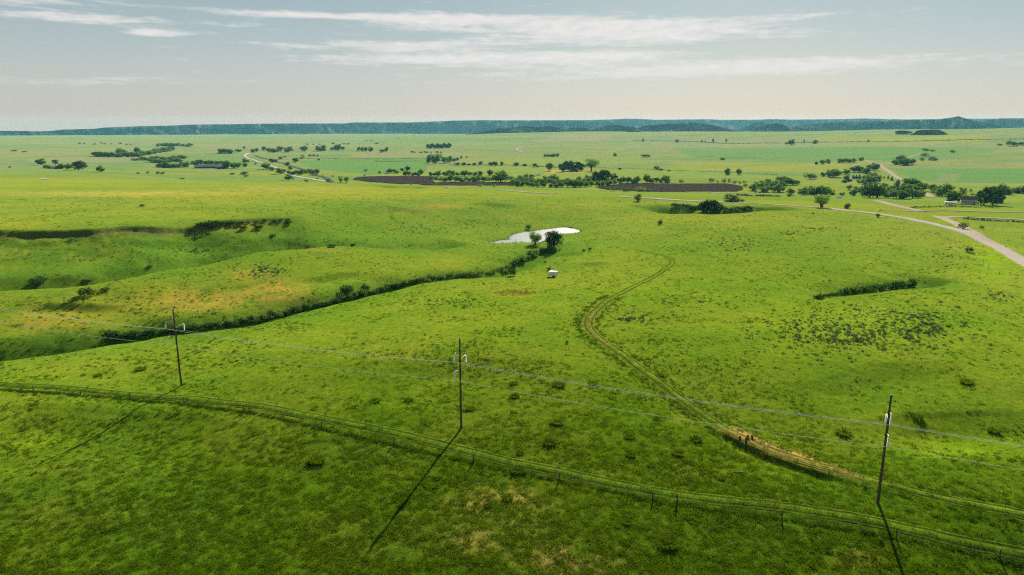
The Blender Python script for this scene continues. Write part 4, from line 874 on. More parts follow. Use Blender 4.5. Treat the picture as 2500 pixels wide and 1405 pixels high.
row('oliveshrub', 'small grey bush behind the ranch house roof', 'bush', 'grey bushes behind the ranch house', [(2370, 469, 9, 8), (2373, 478, 11, 6)], 'grey_bush')
# wood by the gravel road
row('cottonwood', 'tall round tree at the front of the wood beside the gravel road', 'tree', 'front trees of the gravel road wood', [(2122, 483, 38, 35), (2142, 483, 38, 34), (2188, 485, 30, 20), (2228, 484, 34, 20), (2206, 486, 24, 16), (2250, 481, 16, 16), (2168, 484, 22, 16)], 'wood_tree')
row('willow', 'tree within the wood beside the gravel road', 'tree', 'inner trees of the gravel road wood', [(2083, 478, 16, 15), (2073, 464, 11, 11), (2100, 471, 14, 14), (2090, 466, 12, 10), (2165, 472, 22, 15), (2178, 466, 16, 12), (2160, 458, 12, 10), (2190, 457, 14, 17), (2200, 470, 22, 16), (2110, 478, 14, 12), (2150, 462, 14, 12), (2210, 462, 18, 14)], 'wood_tree')
row('cottonwood', 'tree at the back of the wood, where it hides the gravel road', 'tree', 'back trees of the gravel road wood', [(2216, 459, 26, 22), (2235, 459, 22, 20), (2225, 470, 34, 18), (2250, 466, 22, 18), (2256, 460, 18, 12), (2275, 469, 18, 17)], 'wood_tree')
row('willow', 'leafy tree around the red barn', 'tree', 'trees round the red barn', [(2110, 450, 18, 14), (2124, 449, 22, 18), (2136, 447, 24, 22), (2128, 440, 20, 18), (2112, 441, 16, 14), (2066, 443, 12, 14), (2061, 446, 12, 8), (2097, 447, 9, 6)], 'farmyard_tree')
row('conifer', 'dark conifer between the red barn and the gravel road', 'conifer', 'conifers by the red barn', [(2083, 437, 8, 11), (2090, 437, 9, 10), (2098, 437, 8, 12), (2150, 436, 6, 9), (2158, 436, 5, 6), (2168, 437, 6, 8), (2177, 441, 7, 11)], 'conifer_tree')
row('cottonwood', 'tree on the green behind the red barn', 'tree', 'trees behind the red barn', [(2010, 431, 12, 9), (2022, 431, 10, 15), (2036, 433, 30, 19), (2066, 426, 15, 12), (2085, 421, 20, 12), (2098, 421, 20, 14), (2116, 424, 18, 14), (2124, 416, 16, 14), (2136, 417, 18, 18)], 'valley_tree')
row('shrub', 'broad dark bush on the green left of the red barn', 'bush', None, [(1979, 438, 30, 14)], 'valley_bush')
# woods right of the ploughed fields
row('willow', 'pale bushy tree in the wood right of the long ploughed field', 'tree', 'wood at the end of the long ploughed field', [(1838, 466, 20, 16), (1856, 463, 18, 15), (1868, 470, 24, 15), (1882, 463, 18, 17), (1903, 469, 20, 19), (1890, 470, 16, 14), (1862, 451, 16, 10), (1876, 448, 14, 10), (1890, 455, 18, 14), (1906, 444, 20, 12), (1910, 457, 18, 14), (1846, 455, 14, 10), (1870, 456, 14, 10)], 'wood_tree')
row('cottonwood', 'dark tree at the right edge of the wood by the long ploughed field', 'tree', 'dark edge of the field wood', [(1922, 452, 18, 13), (1936, 452, 22, 13), (1924, 444, 16, 10), (1948, 451, 9, 9)], 'wood_tree')
row('oliveshrub', 'grey bush on the right end of the long ploughed field', 'bush', 'bushes round the end of the long field', [(1820, 457, 14, 8), (1845, 473, 7, 8), (1855, 473, 9, 6), (1737, 445, 16, 10), (1752, 447, 7, 6), (1767, 448, 11, 12), (1780, 447, 9, 11), (1793, 449, 13, 8), (1806, 449, 9, 6), (1817, 448, 10, 6), (1663, 446, 16, 7)], 'field_bush')
row('willow', 'tree in the clump behind the open-branched roadside tree', 'tree', 'clump behind the roadside tree', [(1930, 477, 16, 15), (1927, 481, 9, 8), (1955, 474, 16, 12), (1970, 475, 24, 20), (1962, 477, 16, 12), (2018, 476, 16, 20), (2030, 476, 14, 11), (2055, 478, 12, 8)], 'valley_tree')
row('cottonwood', 'full green tree rising behind the open-branched roadside tree', 'tree', 'full trees behind the roadside tree', [(1988, 479, 26, 22), (2004, 479, 28, 23)], 'valley_tree')
# long creek wood beyond the dark fields
row('cottonwood', 'dark tree in the front row of the creek wood beyond the grassy crest', 'tree', 'front row of the long creek wood', [(1262, 456, 15, 15), (1275, 455, 14, 13), (1288, 454, 14, 11), (1300, 456, 14, 11), (1313, 457, 16, 8), (1328, 457, 12, 10), (1345, 458, 10, 9), (1358, 458, 18, 9), (1370, 458, 13, 14), (1385, 458, 13, 14), (1397, 458, 12, 17), (1406, 458, 11, 18), (1417, 458, 15, 17), (1431, 457, 15, 14), (1443, 456, 12, 12), (1460, 456, 12, 13), (1471, 455, 12, 12), (1486, 454, 16, 13), (1499, 452, 12, 13), (1512, 450, 13, 14)], 'creek_tree')
cluster(['willow', 'willow', 'cottonwood'], 'sunlit willow in the middle of the long creek wood', 'tree', 'middle of the long creek wood', [(1256, 446), (1300, 447), (1350, 449), (1400, 449), (1450, 447)], 26, (11, 17), (9, 13), 3, 'creek_tree', 21)
row('willow', 'tree along the back of the long creek wood', 'tree', 'back row of the long creek wood', [(1268, 438, 12, 9), (1284, 436, 13, 11), (1298, 435, 12, 8), (1330, 440, 10, 11), (1341, 441, 10, 10), (1350, 442, 16, 16), (1358, 443, 12, 12), (1415, 440, 9, 10), (1431, 438, 8, 10), (1438, 440, 9, 10)], 'creek_tree')
row('shade', 'tallest dark tree of the long creek wood, right of centre', 'tree', 'tall trees of the long creek wood', [(1456, 448, 24, 25), (1476, 447, 28, 28), (1498, 442, 16, 17)], 'creek_tree')
row('cottonwood', 'tree at the right end of the creek wood above the long field', 'tree', 'right end of the long creek wood', [(1520, 447, 14, 15), (1533, 447, 16, 13), (1546, 448, 12, 10), (1554, 447, 16, 15), (1579, 447, 15, 21), (1591, 447, 12, 12), (1602, 446, 12, 11), (1612, 447, 10, 9), (1626, 446, 20, 16)], 'creek_tree')
row('willow', 'pale willow in the left part of the creek wood, behind the first dark field', 'tree', 'left part of the long creek wood', [(1053, 439, 12, 8), (1064, 440, 12, 8), (1076, 441, 10, 8), (1130, 445, 12, 7), (1139, 442, 12, 9), (1147, 443, 10, 8), (1190, 441, 10, 8), (1200, 441, 10, 8), (1240, 440, 10, 8), (1247, 438, 10, 8)], 'creek_tree')
row('cottonwood', 'dark tree in the left part of the creek wood, behind the first dark field', 'tree', 'dark trees left in the creek wood', [(1087, 444, 15, 11), (1100, 444, 13, 19), (1113, 445, 15, 13), (1123, 445, 12, 11), (1157, 444, 15, 12), (1166, 443, 14, 14), (1180, 443, 13, 12), (1252, 454, 12, 14), (1257, 450, 10, 12)], 'creek_tree')
row('cottonwood', 'tree in the back row left of the big round tree by the dark field', 'tree', 'back row left in the creek wood', [(1051, 430, 9, 10), (1061, 430, 9, 8), (1071, 431, 13, 14), (1086, 430, 12, 9), (1096, 429, 13, 12), (1106, 429, 12, 11), (1117, 430, 10, 9), (1134, 430, 18, 13), (1148, 430, 12, 9), (1160, 429, 11, 8), (1172, 429, 12, 11), (1197, 429, 13, 14)], 'creek_tree')
one('cottonwood', 1222, 445, 36, 27, 'big round tree standing over the left part of the creek wood', name='cottonwood_tree')
row('willowshrub', 'round bush standing on the edge of the first dark field', 'bush', 'round bushes on the first dark field', [(1004, 452, 8, 6), (1052, 453, 7, 7), (1066, 453, 5, 8), (1173, 456, 13, 7), (1206, 456, 10, 6), (1040, 447, 12, 6)], 'field_bush')
row('willowshrub', 'rounded bush in the row in front of the long ploughed field', 'bush', 'row of four bushes before the long field', [(1496, 467, 15, 10), (1529, 468, 25, 10), (1561, 468, 28, 11), (1583, 468, 13, 7)], 'field_bush')
# groves farther up the valley
one('cottonwood', 1342, 418, 15, 18, 'single round tree left of the dense valley grove', name='valley_tree')
row('shade', 'tree in the dense dark grove in the middle of the valley', 'tree', 'dense dark grove in the valley', [(1375, 419, 22, 20), (1389, 418, 20, 22), (1403, 419, 22, 22), (1416, 418, 20, 19)], 'grove_tree')
one('opentree', 1444, 419, 34, 30, 'wide-spreading tree at the right end of the dense valley grove', name='valley_tree')
row('cottonwood', 'tree in the grove round the white farmhouse in the middle distance', 'tree', 'grove round the white farmhouse', [(1048, 398, 13, 14), (1056, 392, 14, 12), (1064, 401, 22, 24), (1074, 392, 14, 14), (1087, 399, 17, 14), (1098, 397, 11, 14), (1050, 388, 14, 10), (1108, 395, 10, 8), (1116, 393, 9, 8)], 'grove_tree')
row('conifer', 'small conifer at the right of the white farmhouse grove', 'conifer', 'conifers by the white farmhouse', [(1126, 388, 6, 9), (1139, 386, 4, 5)], 'conifer_tree')
row('cottonwood', 'bush on the hedge line right of the white farmhouse', 'bush', 'bushes on the valley hedge line', [(1117, 404, 11, 6), (1132, 404, 11, 6), (1145, 404, 8, 4), (1158, 404, 9, 6), (1174, 403, 10, 9), (1198, 405, 11, 8), (1209, 405, 12, 9), (1225, 404, 8, 9), (1260, 406, 12, 9), (1281, 406, 10, 6), (1305, 408, 11, 8), (1313, 409, 7, 3), (1513, 415, 7, 5), (1603, 415, 12, 9), (1613, 417, 12, 5), (1632, 418, 8, 3)], 'hedge_bush')
cluster('shade', 'tree in the dark windbreak row on the far green slope', 'tree', 'windbreak on the far slope', [(1043, 363), (1100, 361)], 12, (7, 10), (8, 11), 0.6, 'windbreak_tree', 31)
row('cottonwood', 'small tree by the brown house in the far valley', 'tree', 'trees at the brown house', [(1331, 384, 7, 7), (1352, 383, 9, 7), (1361, 383, 8, 8)], 'farmyard_tree')
row('cottonwood', 'lone small tree on the valley flats', 'tree', 'lone trees on the valley flats', [(1501, 383, 8, 9), (1575, 384, 20, 6), (1763, 391, 12, 5), (1776, 427, 13, 15), (1804, 427, 12, 14)], 'valley_tree')
row('cottonwood', 'small tree in the bunch on the green beyond the barns', 'tree', 'bunch on the far green', [(1993, 403, 7, 8), (2008, 403, 12, 11), (2021, 400, 10, 10), (2050, 398, 12, 10), (2060, 398, 14, 11), (2072, 398, 13, 10), (2084, 397, 10, 9), (2102, 393, 12, 8)], 'valley_tree')
row('cottonwood', 'tree in the dark clump below the right-hand hill', 'tree', 'clump below the right-hand hill', [(2186, 402, 16, 11), (2198, 400, 20, 20), (2212, 403, 22, 16), (2226, 402, 14, 12), (2205, 404, 20, 14)], 'valley_tree')
row('oliveshrub', 'grey bush right of the dark clump below the hill', 'bush', 'grey bushes below the hill', [(2250, 393, 14, 9), (2275, 392, 20, 10), (2284, 393, 12, 7)], 'grey_bush')
row('shrub', 'dark bush on the right-hand hill slope', 'bush', 'dark bushes on the right-hand hill', [(2257, 383, 17, 9), (2260, 369, 18, 6), (2277, 371, 13, 5), (2326, 374, 13, 7), (2440, 356, 12, 5), (2470, 357, 26, 13), (2492, 356, 18, 9)], 'hill_bush')
row('cottonwood', 'tree on the hedge line across the right-hand hill', 'tree', 'trees on the hill hedge line', [(1570, 346, 5, 7), (1650, 348, 4, 7), (1655, 348, 4, 7), (1714, 348, 4, 5), (1722, 348, 3, 4), (1741, 347, 5, 8), (1773, 347, 5, 7), (1932, 354, 15, 13), (1920, 353, 7, 5), (1963, 351, 3, 9), (1990, 351, 11, 8), (2120, 347, 5, 5)], 'hedge_tree')
# along the railway and the far road
row('cottonwood', 'tree along the far road and railway', 'tree', 'trees along the far road and railway', [(617, 373, 10, 9), (626, 372, 9, 9), (645, 368, 10, 9), (656, 371, 11, 9), (667, 373, 14, 10), (677, 372, 12, 9), (685, 371, 14, 12), (704, 372, 19, 12), (663, 397, 11, 9), (673, 397, 10, 8), (685, 389, 10, 6), (721, 398, 13, 11), (703, 405, 11, 8), (597, 397, 10, 9), (605, 397, 8, 6), (583, 409, 8, 11), (597, 406, 9, 6), (663, 417, 13, 8), (709, 414, 10, 7),
     (706, 426, 11, 9), (716, 427, 13, 8), (726, 427, 13, 10), (736, 427, 13, 11), (746, 424, 11, 9), (756, 422, 12, 9), (765, 425, 11, 10), (774, 428, 12, 14), (684, 425, 16, 13), (693, 422, 10, 8)], 'roadside_tree')
one('cottonwood', 650, 414, 18, 16, 'full round tree left of the far road bend', name='roadside_tree'); one('cottonwood', 704, 440, 17, 13, 'round tree on the near side of the far road', name='roadside_tree')
row('oliveshrub', 'pale bush beside the far road', 'bush', 'pale bushes beside the far road', [(748, 445, 14, 7), (716, 439, 7, 5), (802, 445, 13, 9), (774, 438, 7, 4), (788, 430, 4, 4), (813, 433, 5, 5), (624, 403, 9, 6), (893, 420, 10, 7), (890, 431, 6, 5)], 'roadside_bush')
one('sapling', 832, 447, 13, 16, 'left of two bright green saplings at the tip of the dark field', name='sapling_tree'); one('sapling', 846, 448, 14, 16, 'right of two bright green saplings at the tip of the dark field', name='sapling_tree')
row('cottonwood', 'tree in the dark groups along the far valley fields', 'tree', 'dark tree groups on the far fields', [(743, 371, 15, 13), (778, 370, 14, 12), (790, 369, 15, 14), (811, 367, 9, 7), (825, 368, 18, 15), (836, 367, 11, 8), (876, 369, 8, 9), (885, 369, 8, 9), (893, 370, 8, 10), (905, 371, 12, 12), (932, 373, 11, 7), (945, 371, 8, 11), (939, 370, 5, 5)], 'field_tree')
row('shrub', 'low hedge bush in the far fields', 'bush', 'low hedge bushes in the far fields', [(738, 382, 7, 4), (757, 382, 9, 5), (766, 382, 9, 5), (775, 382, 8, 4), (735, 389, 8, 5), (741, 386, 7, 4), (695, 385, 8, 4), (778, 392, 8, 4), (813, 353, 8, 5), (840, 353, 9, 3), (850, 353, 9, 3), (920, 352, 11, 4), (750, 354, 8, 3), (765, 354, 6, 3), (780, 354, 7, 3)], 'hedge_bush')
row('cottonwood', 'tree by the small white sheds left of the creek wood', 'tree', 'trees by the small white sheds', [(927, 425, 6, 7), (951, 423, 14, 11), (962, 423, 7, 9), (969, 424, 9, 7), (982, 418, 9, 7), (996, 417, 12, 11), (990, 429, 11, 11), (999, 429, 10, 9), (1010, 430, 11, 8), (1020, 430, 12, 9), (1028, 427, 11, 13)], 'farmyard_tree')
# left part of the valley
row('cottonwood', 'tree round the small homestead at far left', 'tree', 'trees round the left homestead', [(100, 403, 20, 14), (135, 403, 12, 12), (115, 413, 16, 9), (150, 413, 16, 12), (168, 413, 18, 12), (246, 420, 17, 14)], 'farmyard_tree'); one('shade', 193, 415, 28, 19, 'largest dark tree of the left homestead, right of the houses', name='farmyard_tree')
cluster(['cottonwood', 'willow'], 'tree in the front row of the left creek wood', 'tree', 'front of the left creek wood', [(230, 382), (285, 384), (340, 383)], 16, (11, 17), (8, 12), 0.7, 'creek_tree', 41)
row('cottonwood', 'taller tree rising over the left creek wood', 'tree', 'tall trees of the left creek wood', [(296, 381, 18, 18), (306, 381, 14, 13), (336, 379, 12, 17), (344, 381, 16, 12)], 'creek_tree')
cluster(['cottonwood', 'willow'], 'tree in the back of the left creek wood', 'tree', 'back of the left creek wood', [(350, 379), (385, 374), (420, 368)], 13, (11, 17), (7, 11), 1, 'creek_tree', 42)
cluster('willow', 'low rounded willow among the open creek meadows at left', 'tree', 'open willows of the left creek', [(328, 391), (380, 389), (455, 387)], 16, (10, 17), (5, 8), 2.2, 'meadow_willow', 43); cluster('willow', 'low rounded willow among the open creek meadows at left', 'tree', 'open willows of the left creek', [(365, 397), (440, 396)], 10, (12, 18), (6, 9), 1.2, 'meadow_willow', 44)
cluster('cottonwood', 'tree in the belt left of the long dark barn', 'tree', 'belt left of the long barn', [(384, 410), (420, 410), (460, 409)], 9, (13, 17), (9, 13), 0.6, 'belt_tree', 45)
cluster('cottonwood', 'tree behind the long dark barn', 'tree', 'trees behind the long barn', [(466, 402), (505, 401), (545, 402)], 10, (10, 14), (7, 10), 0.6, 'belt_tree', 46)
row('cottonwood', 'tree at the right end of the long dark barn', 'tree', 'trees right of the long barn', [(553, 412, 18, 19), (570, 411, 16, 13), (583, 411, 13, 12), (600, 408, 10, 8)], 'belt_tree')
cluster('willow', 'far hazy tree in the upper left valley', 'tree', 'far hazy trees upper left', [(384, 358), (420, 357), (470, 358)], 10, (10, 16), (5, 8), 0.8, 'far_tree', 47)
cluster('cottonwood', 'tree in the small far grove above the road bend', 'tree', 'far grove above the road bend', [(533, 374), (568, 375)], 6, (9, 14), (8, 12), 0.5, 'far_tree', 48)
row('cottonwood', 'small tree near the far grove above the road bend', 'tree', 'small trees near the far grove', [(582, 372, 14, 7), (596, 363, 7, 5)], 'far_tree')
row('shrub', 'bush on the grass before the long dark barn', 'bush', 'bushes before the long barn', [(337, 425, 9, 4), (361, 424, 7, 5), (386, 425, 10, 6), (397, 426, 12, 6), (567, 427, 12, 5), (596, 427, 19, 8), (602, 432, 11, 5), (24, 410, 7, 4), (446, 438, 14, 3), (35, 370, 14, 4), (60, 372, 14, 3)], 'meadow_bush')
cluster('shrub', 'faint far bush in the hazy upper left fields', 'bush', 'faint bushes upper left', [(185, 353), (260, 352), (330, 354)], 9, (5, 9), (2.5, 4), 1.5, 'far_bush', 49)
cluster('shrub', 'faint far bush on the middle distant fields', 'bush', 'faint bushes on the middle fields', [(1000, 374), (1040, 374), (1080, 374)], 8, (6, 10), (3, 5), 0.6, 'far_bush', 50)

# ------------------------------------------------------------------ hedge lines and ditches of the valley: low continuous brush
def hedge(name, label, uv, h, w, mat='shade', step=6.0):
    p = smooth_path(uv, step); T = np.gradient(p, axis=0); T /= np.hypot(T[:, 0], T[:, 1])[:, None]; Nn = np.stack([T[:, 1], -T[:, 0]], 1); g = np.random.default_rng(len(p)); rows = []
    cum = np.hypot(*np.diff(p, axis=0).T).sum(); nl = int(min(5200, max(500, cum * h * 1.6))); i = g.integers(0, len(p) - 1, nl); f_ = g.random(nl)[:, None]
    q = p[i] * (1 - f_) + p[i + 1] * f_; env = np.clip(fbm(q[:, 0] / 9, q[:, 1] / 9, 3, 7) * 2 - .35, .12, 1.2); q = q + Nn[i] * ((g.random(nl) - .5) * w * env)[:, None]
    c = np.stack([q[:, 0], q[:, 1], ground(q[:, 0], q[:, 1]) + GZ + h * env * g.random(nl)], 1); sz = (h * .22 + np.hypot(q[:, 0], q[:, 1]) * 2.2e-4) * (.6 + .8 * g.random(nl))
    nr = g.normal(size=(nl, 3)) + (0, 0, .6); nr /= np.linalg.norm(nr, axis=1)[:, None]; a = np.cross(nr, g.normal(size=(nl, 3))); a /= np.linalg.norm(a, axis=1)[:, None]; b = np.cross(nr, a)
    Vv = np.stack([c - a * sz[:, None], c - b * sz[:, None] * .7, c + a * sz[:, None], c + b * sz[:, None] * .7], 1).reshape(-1, 3)
    return tag(obj(name, mesh_np(name, Vv, np.arange(nl * 4).reshape(-1, 4), M[mat])), label, 'hedge')
hedge('hedgerow', 'thin dark brush line running across the right-hand hill', [(1545, 344.5), (1700, 347), (1900, 350), (2100, 346.5), (2300, 344), (2520, 340)], 2.6, 6, step=16)
hedge('hedgerow', 'dark brush line along the valley canal, left stretch', [(1095, 403), (1180, 404), (1260, 405), (1330, 408), (1400, 411)], 2.2, 5, step=10)
hedge('hedgerow', 'dark brush line along the valley canal, right stretch', [(1450, 411), (1560, 413), (1680, 418), (1800, 423), (1900, 428)], 1.6, 4, step=10)
hedge('hedgerow', 'dark ditch line across the bright green far field', [(715, 388), (800, 388), (920, 389), (1040, 388)], 1.8, 5, step=14)
hedge('hedgerow', 'short dark ditch line below the far fallow strip', [(912, 394), (960, 395), (1030, 394)], 1.6, 5, step=14)
hedge('hedgerow', 'dark brushy bank under the lane at far right', [(2350, 536), (2420, 540), (2500, 544), (2600, 549)], 1.8, 3, step=3)
hedge('hedgerow', 'brushy bank below the ranch house yard', [(2225, 509), (2300, 506), (2380, 507), (2440, 509)], 1.4, 3, step=3)
hedge('hedgerow', 'dark brush beside the highway beyond the roadside bush', [(1800, 477.5), (1860, 480), (1905, 481)], 2.4, 5, step=4)

# ------------------------------------------------------------------ buildings
def building(name, label, u, v, wpx, hpx, depth, wall, roof, rz=0.0, nwin=3, chimney=False, ridge_along=True, cat='building', roof_frac=0.45):
    x, y, z = hit1(u, v); L = metres(wpx, x, y, z); H_ = metres(hpx, x, y, z); wh = H_ * (1 - roof_frac); D_ = depth * L
    root = tag(empty(name, (x, y + D_ * .5, z + GZ), rz - math.atan2(x, y)), label, cat)
    mb = MB(); a, b = L / 2, D_ / 2
    if ridge_along: mb.add([(-a, -b, -1), (a, -b, -1), (a, b, -1), (-a, b, -1), (-a, -b, wh), (a, -b, wh), (a, b, wh), (-a, b, wh), (-a, 0, H_ * .97), (a, 0, H_ * .97)], [(0, 1, 5, 4), (2, 3, 7, 6), (1, 2, 6, 9, 5), (3, 0, 4, 8, 7)])
    else: mb.add([(-a, -b, -1), (a, -b, -1), (a, b, -1), (-a, b, -1), (-a, -b, wh), (a, -b, wh), (a, b, wh), (-a, b, wh), (0, -b, H_ * .97), (0, b, H_ * .97)], [(0, 1, 5, 8, 4), (2, 3, 7, 9, 6), (1, 2, 6, 5), (3, 0, 4, 7)])
    mb.build('wall', M[wall], root)
    e = 0.4; t_ = 0.18; mb = MB()
    for s in (-1, 1):
        if ridge_along: q = [(-a - e, s * (b + e), wh - e * (H_ - wh) / b), (a + e, s * (b + e), wh - e * (H_ - wh) / b), (a + e, 0, H_), (-a - e, 0, H_)]
        else: q = [(s * (a + e), -b - e, wh - e * (H_ - wh) / a), (s * (a + e), b + e, wh - e * (H_ - wh) / a), (0, b + e, H_), (0, -b - e, H_)]
        mb.add(q + [(p[0], p[1], p[2] + t_) for p in q], [(0, 1, 2, 3), (7, 6, 5, 4), (0, 4, 5, 1), (1, 5, 6, 2), (2, 6, 7, 3), (3, 7, 4, 0)])
    r_ = mb.build('roof', M[roof], root)
    if chimney: mb = MB(); mb.box(-a * .2, -a * .2 + .8, -.4, .4, H_ - .8, H_ + 1.1); mb.build('chimney', M['brown'], r_)
    for q in range(nwin):
        cx = -a + L * (q + 1) / (nwin + 1); ww, wz = min(1.1, L * .1), wh * .3
        mb = MB(); mb.box(cx - ww / 2, cx + ww / 2, -b - .06, -b + .03, wh * .4, wh * .4 + wz); mb.build('window', M['glass'], root)
    mb = MB(); mb.box(a * .55, a * .55 + 1.1, -b - .08, -b + .03, 0, min(2.1, wh * .9)); mb.build('door', M['brown'], root)
    return root
building('barn', 'very long dark barn with blue-grey roof at the tree belt', 504, 411.5, 62, 8.5, 0.35, 'darkwall', 'darkroof', 0.0, 8, roof_frac=.55)
building('shed', 'dark shed at the right end of the long barn', 538, 412.5, 20, 6.5, 0.8, 'darkwall', 'darkroof', 0.0, 2, roof_frac=.4)
building('house', 'small white gabled house of the left homestead', 127, 413, 9, 7, 1.1, 'white', 'metalroof', 0.1, 2, ridge_along=False)
building('house', 'dark house right of the white one in the left homestead', 140, 413, 13, 7, .7, 'darkwall', 'shingle', -.1, 3)
building('house', 'pale two-storey ranch house between big shade trees', 2369, 500, 34, 19, .55, 'cream', 'shingle', 0.12, 5, True, roof_frac=.38)
building('barn', 'small dark red barn by the conifers', 2074, 443, 13, 9, 1.0, 'red', 'metalroof', -.5, 1, ridge_along=False)
building('shed', 'low white shed right of the red barn', 2099, 443, 13, 4.5, .6, 'white', 'metalroof', .1, 2)
building('house', 'white farmhouse in the middle-distance grove', 1075, 394, 10, 8, .8, 'white', 'metalroof', .2, 2)
building('house', 'brown house with trees in the far valley', 1342, 383, 14, 5, .6, 'brown', 'shingle', 0, 3)
building('shed', 'small white shed left of the creek wood', 944, 425.5, 9, 4, .7, 'white', 'metalroof', 0, 2); building('shed', 'white-roofed shed above the creek wood', 1314, 429, 11, 4, .6, 'cream', 'metalroof', .2, 1)
building('shed', 'long white shed of the far hazy farmstead, left', 893, 345, 11, 3, .5, 'white', 'metalroof', 0, 2); building('shed', 'white shed of the far hazy farmstead, right', 906, 345, 9, 3, .5, 'white', 'metalroof', 0, 1)
building('shed', 'pale far shed under the long mesa', 972, 338.5, 9, 2.6, .5, 'white', 'metalroof', 0, 1); building('shed', 'white shed by the far grove above the road bend', 575, 372.5, 8, 3, .6, 'white', 'metalroof', 0, 1)
building('shed', 'low pale shed half hidden left of the gravel road wood', 2050, 484, 12, 4, .6, 'white', 'metalroof', 0, 1); building('shed', 'pale low shelter on the bench at far left', 106, 440, 11, 3.2, .6, 'white', 'metalroof', 0, 0)

def camper(u, v):
    x, y, z = hit1(u, v); root = tag(empty('camper_trailer', (x, y, z + GZ), .06 - math.atan2(x, y)), 'long white camper trailer parked left of the ranch house', 'camper'); L = metres(25, x, y, z); H_ = metres(7.5, x, y, z); a = L / 2; b = 1.25
    mb = MB(); w_ = .45; F0 = .35
    sec = [(-a, F0), (a, F0), (a, H_ - .3), (a - .35, H_), (-a + .35, H_), (-a, H_ - .3)]; n_ = len(sec)
    mb.add([(p, -b, q) for p, q in sec] + [(p, b, q) for p, q in sec], [tuple(range(n_)), tuple(range(n_, 2 * n_))[::-1]] + [(q, q + n_, (q + 1) % n_ + n_, (q + 1) % n_) for q in range(n_)]); mb.build('body', M['white'], root)
    for q in range(4): mb = MB(); cx = -a + L * (q + .7) / 4.6; mb.box(cx - .5, cx + .5, -b - .03, -b + .02, H_ * .5, H_ * .78); mb.build('window', M['glass'], root)
    mb = MB(); mb.box(a * .62, a * .62 + .75, -b - .04, -b + .02, F0 + .1, H_ * .85); mb.build('door', M['cream'], root)
    for s in (-.5, .5):
        mb = MB(); mb.tube([(s, -b - .02, .35), (s, -b + .25, .35)], .36, 12); mb.build('wheel', M['tyre'], root)
    mb = MB(); mb.tube([(-a - 1.2, 0, .45), (-a + .2, 0, .5)], .06, 6); mb.build('drawbar', M['steel'], root)
camper(2320, 501)

def box_trailer(u, v):
    x, y, z = hit1(u, v); s_ = metres(1, x, y, z)
    root = tag(empty('box_trailer', (x, y, z + GZ), -math.atan2(x, y) - .25), 'small white box trailer standing in the pasture near the creek', 'trailer')
    L, H_, b = 3.0, 2.15, .95; a = L / 2
    mb = MB(); mb.box(-a, a, -b, b, .45, H_); mb.build('body', M['white'], root)
    mb = MB(); mb.box(-a - .06, a + .06, -b - .06, b + .06, H_, H_ + .07); mb.build('roof', M['metalroof'], root)
    mb = MB(); mb.add([(-a - .7, -b * .8, .45), (-a, -b * .8, .45), (-a, b * .8, .45), (-a - .7, b * .8, .45), (-a - .55, -b * .8, H_ * .6), (-a, -b * .8, H_ * .72), (-a, b * .8, H_ * .72), (-a - .55, b * .8, H_ * .6)],
                      [(0, 3, 2, 1), (4, 5, 6, 7), (0, 1, 5, 4), (1, 2, 6, 5), (2, 3, 7, 6), (3, 0, 4, 7)]); mb.build('nose', M['arm'], root)
    for q in range(6): mb = MB(); cx = -a + L * (q + .5) / 6; mb.box(cx - .03, cx + .03, -b - .03, -b, .5, H_ - .02); mb.build('rib', M['arm'], root)
    mb = MB(); mb.box(a, a + .04, -b * .8, b * .8, .5, H_ - .1); mb.build('door', M['cream'], root)
    for s in (-1, 1):
        mb = MB(); mb.tube([(.2, s * (b + .02), .34), (.2, s * (b + .22), .34)], .34, 12); mb.build('wheel', M['tyre'], root)
    mb = MB(); mb.tube([(-a - 2.0, 0, .45), (-a - .3, 0, .5)], .05, 6); mb.tube([(-a - 1.9, 0, 0), (-a - 1.9, 0, .5)], .04, 6); mb.build('drawbar', M['steel'], root)
box_trailer(1351, 676)
def car(u, v):
    x, y, z = hit1(u, v); root = tag(empty('parked_car', (x, y, z + GZ + .1), R(8)), 'small pale car on the far stretch of road behind the grassy crest', 'car'); a, b = 2.2, .88
    def loft(name, secs, mat):
        mb = MB(); V_ = [(sx_ * xx, sy_, zz) for (xx, zz, sy0) in secs for sx_, sy_ in ((1, -sy0), (1, sy0))]; n_ = len(secs)
        mb.add(V_, [(2 * q, 2 * q + 1, 2 * ((q + 1) % n_) + 1, 2 * ((q + 1) % n_)) for q in range(n_)] + [tuple(2 * q for q in range(n_))[::-1], tuple(2 * q + 1 for q in range(n_))]); return mb.build(name, M[mat], root)
    loft('body', [(-a, .35, b), (-a, .8, b), (-a * .5, .92, b), (a * .75, .9, b), (a, .72, b), (a, .35, b)], 'white')
    loft('cabin', [(-a * .72, .9, b * .9), (-a * .5, 1.45, b * .78), (a * .15, 1.47, b * .78), (a * .48, .9, b * .9)], 'glass')
    mb = MB(); mb.box(-a * .5, a * .15, -b * .8, b * .8, 1.45, 1.51); mb.build('roof', M['white'], root)
    for s in (-1, 1):
        for f_ in (-.62, .62):
            mb = MB(); mb.tube([(a * f_, s * (b - .12), .33), (a * f_, s * (b + .04), .33)], .33, 12); mb.build('wheel', M['tyre'], root)
        mb = MB(); mb.box(a - .02, a + .03, s * .6 - .14, s * .6 + .14, .58, .7); mb.build('headlight', M['insul'], root)
car(1092, 460)
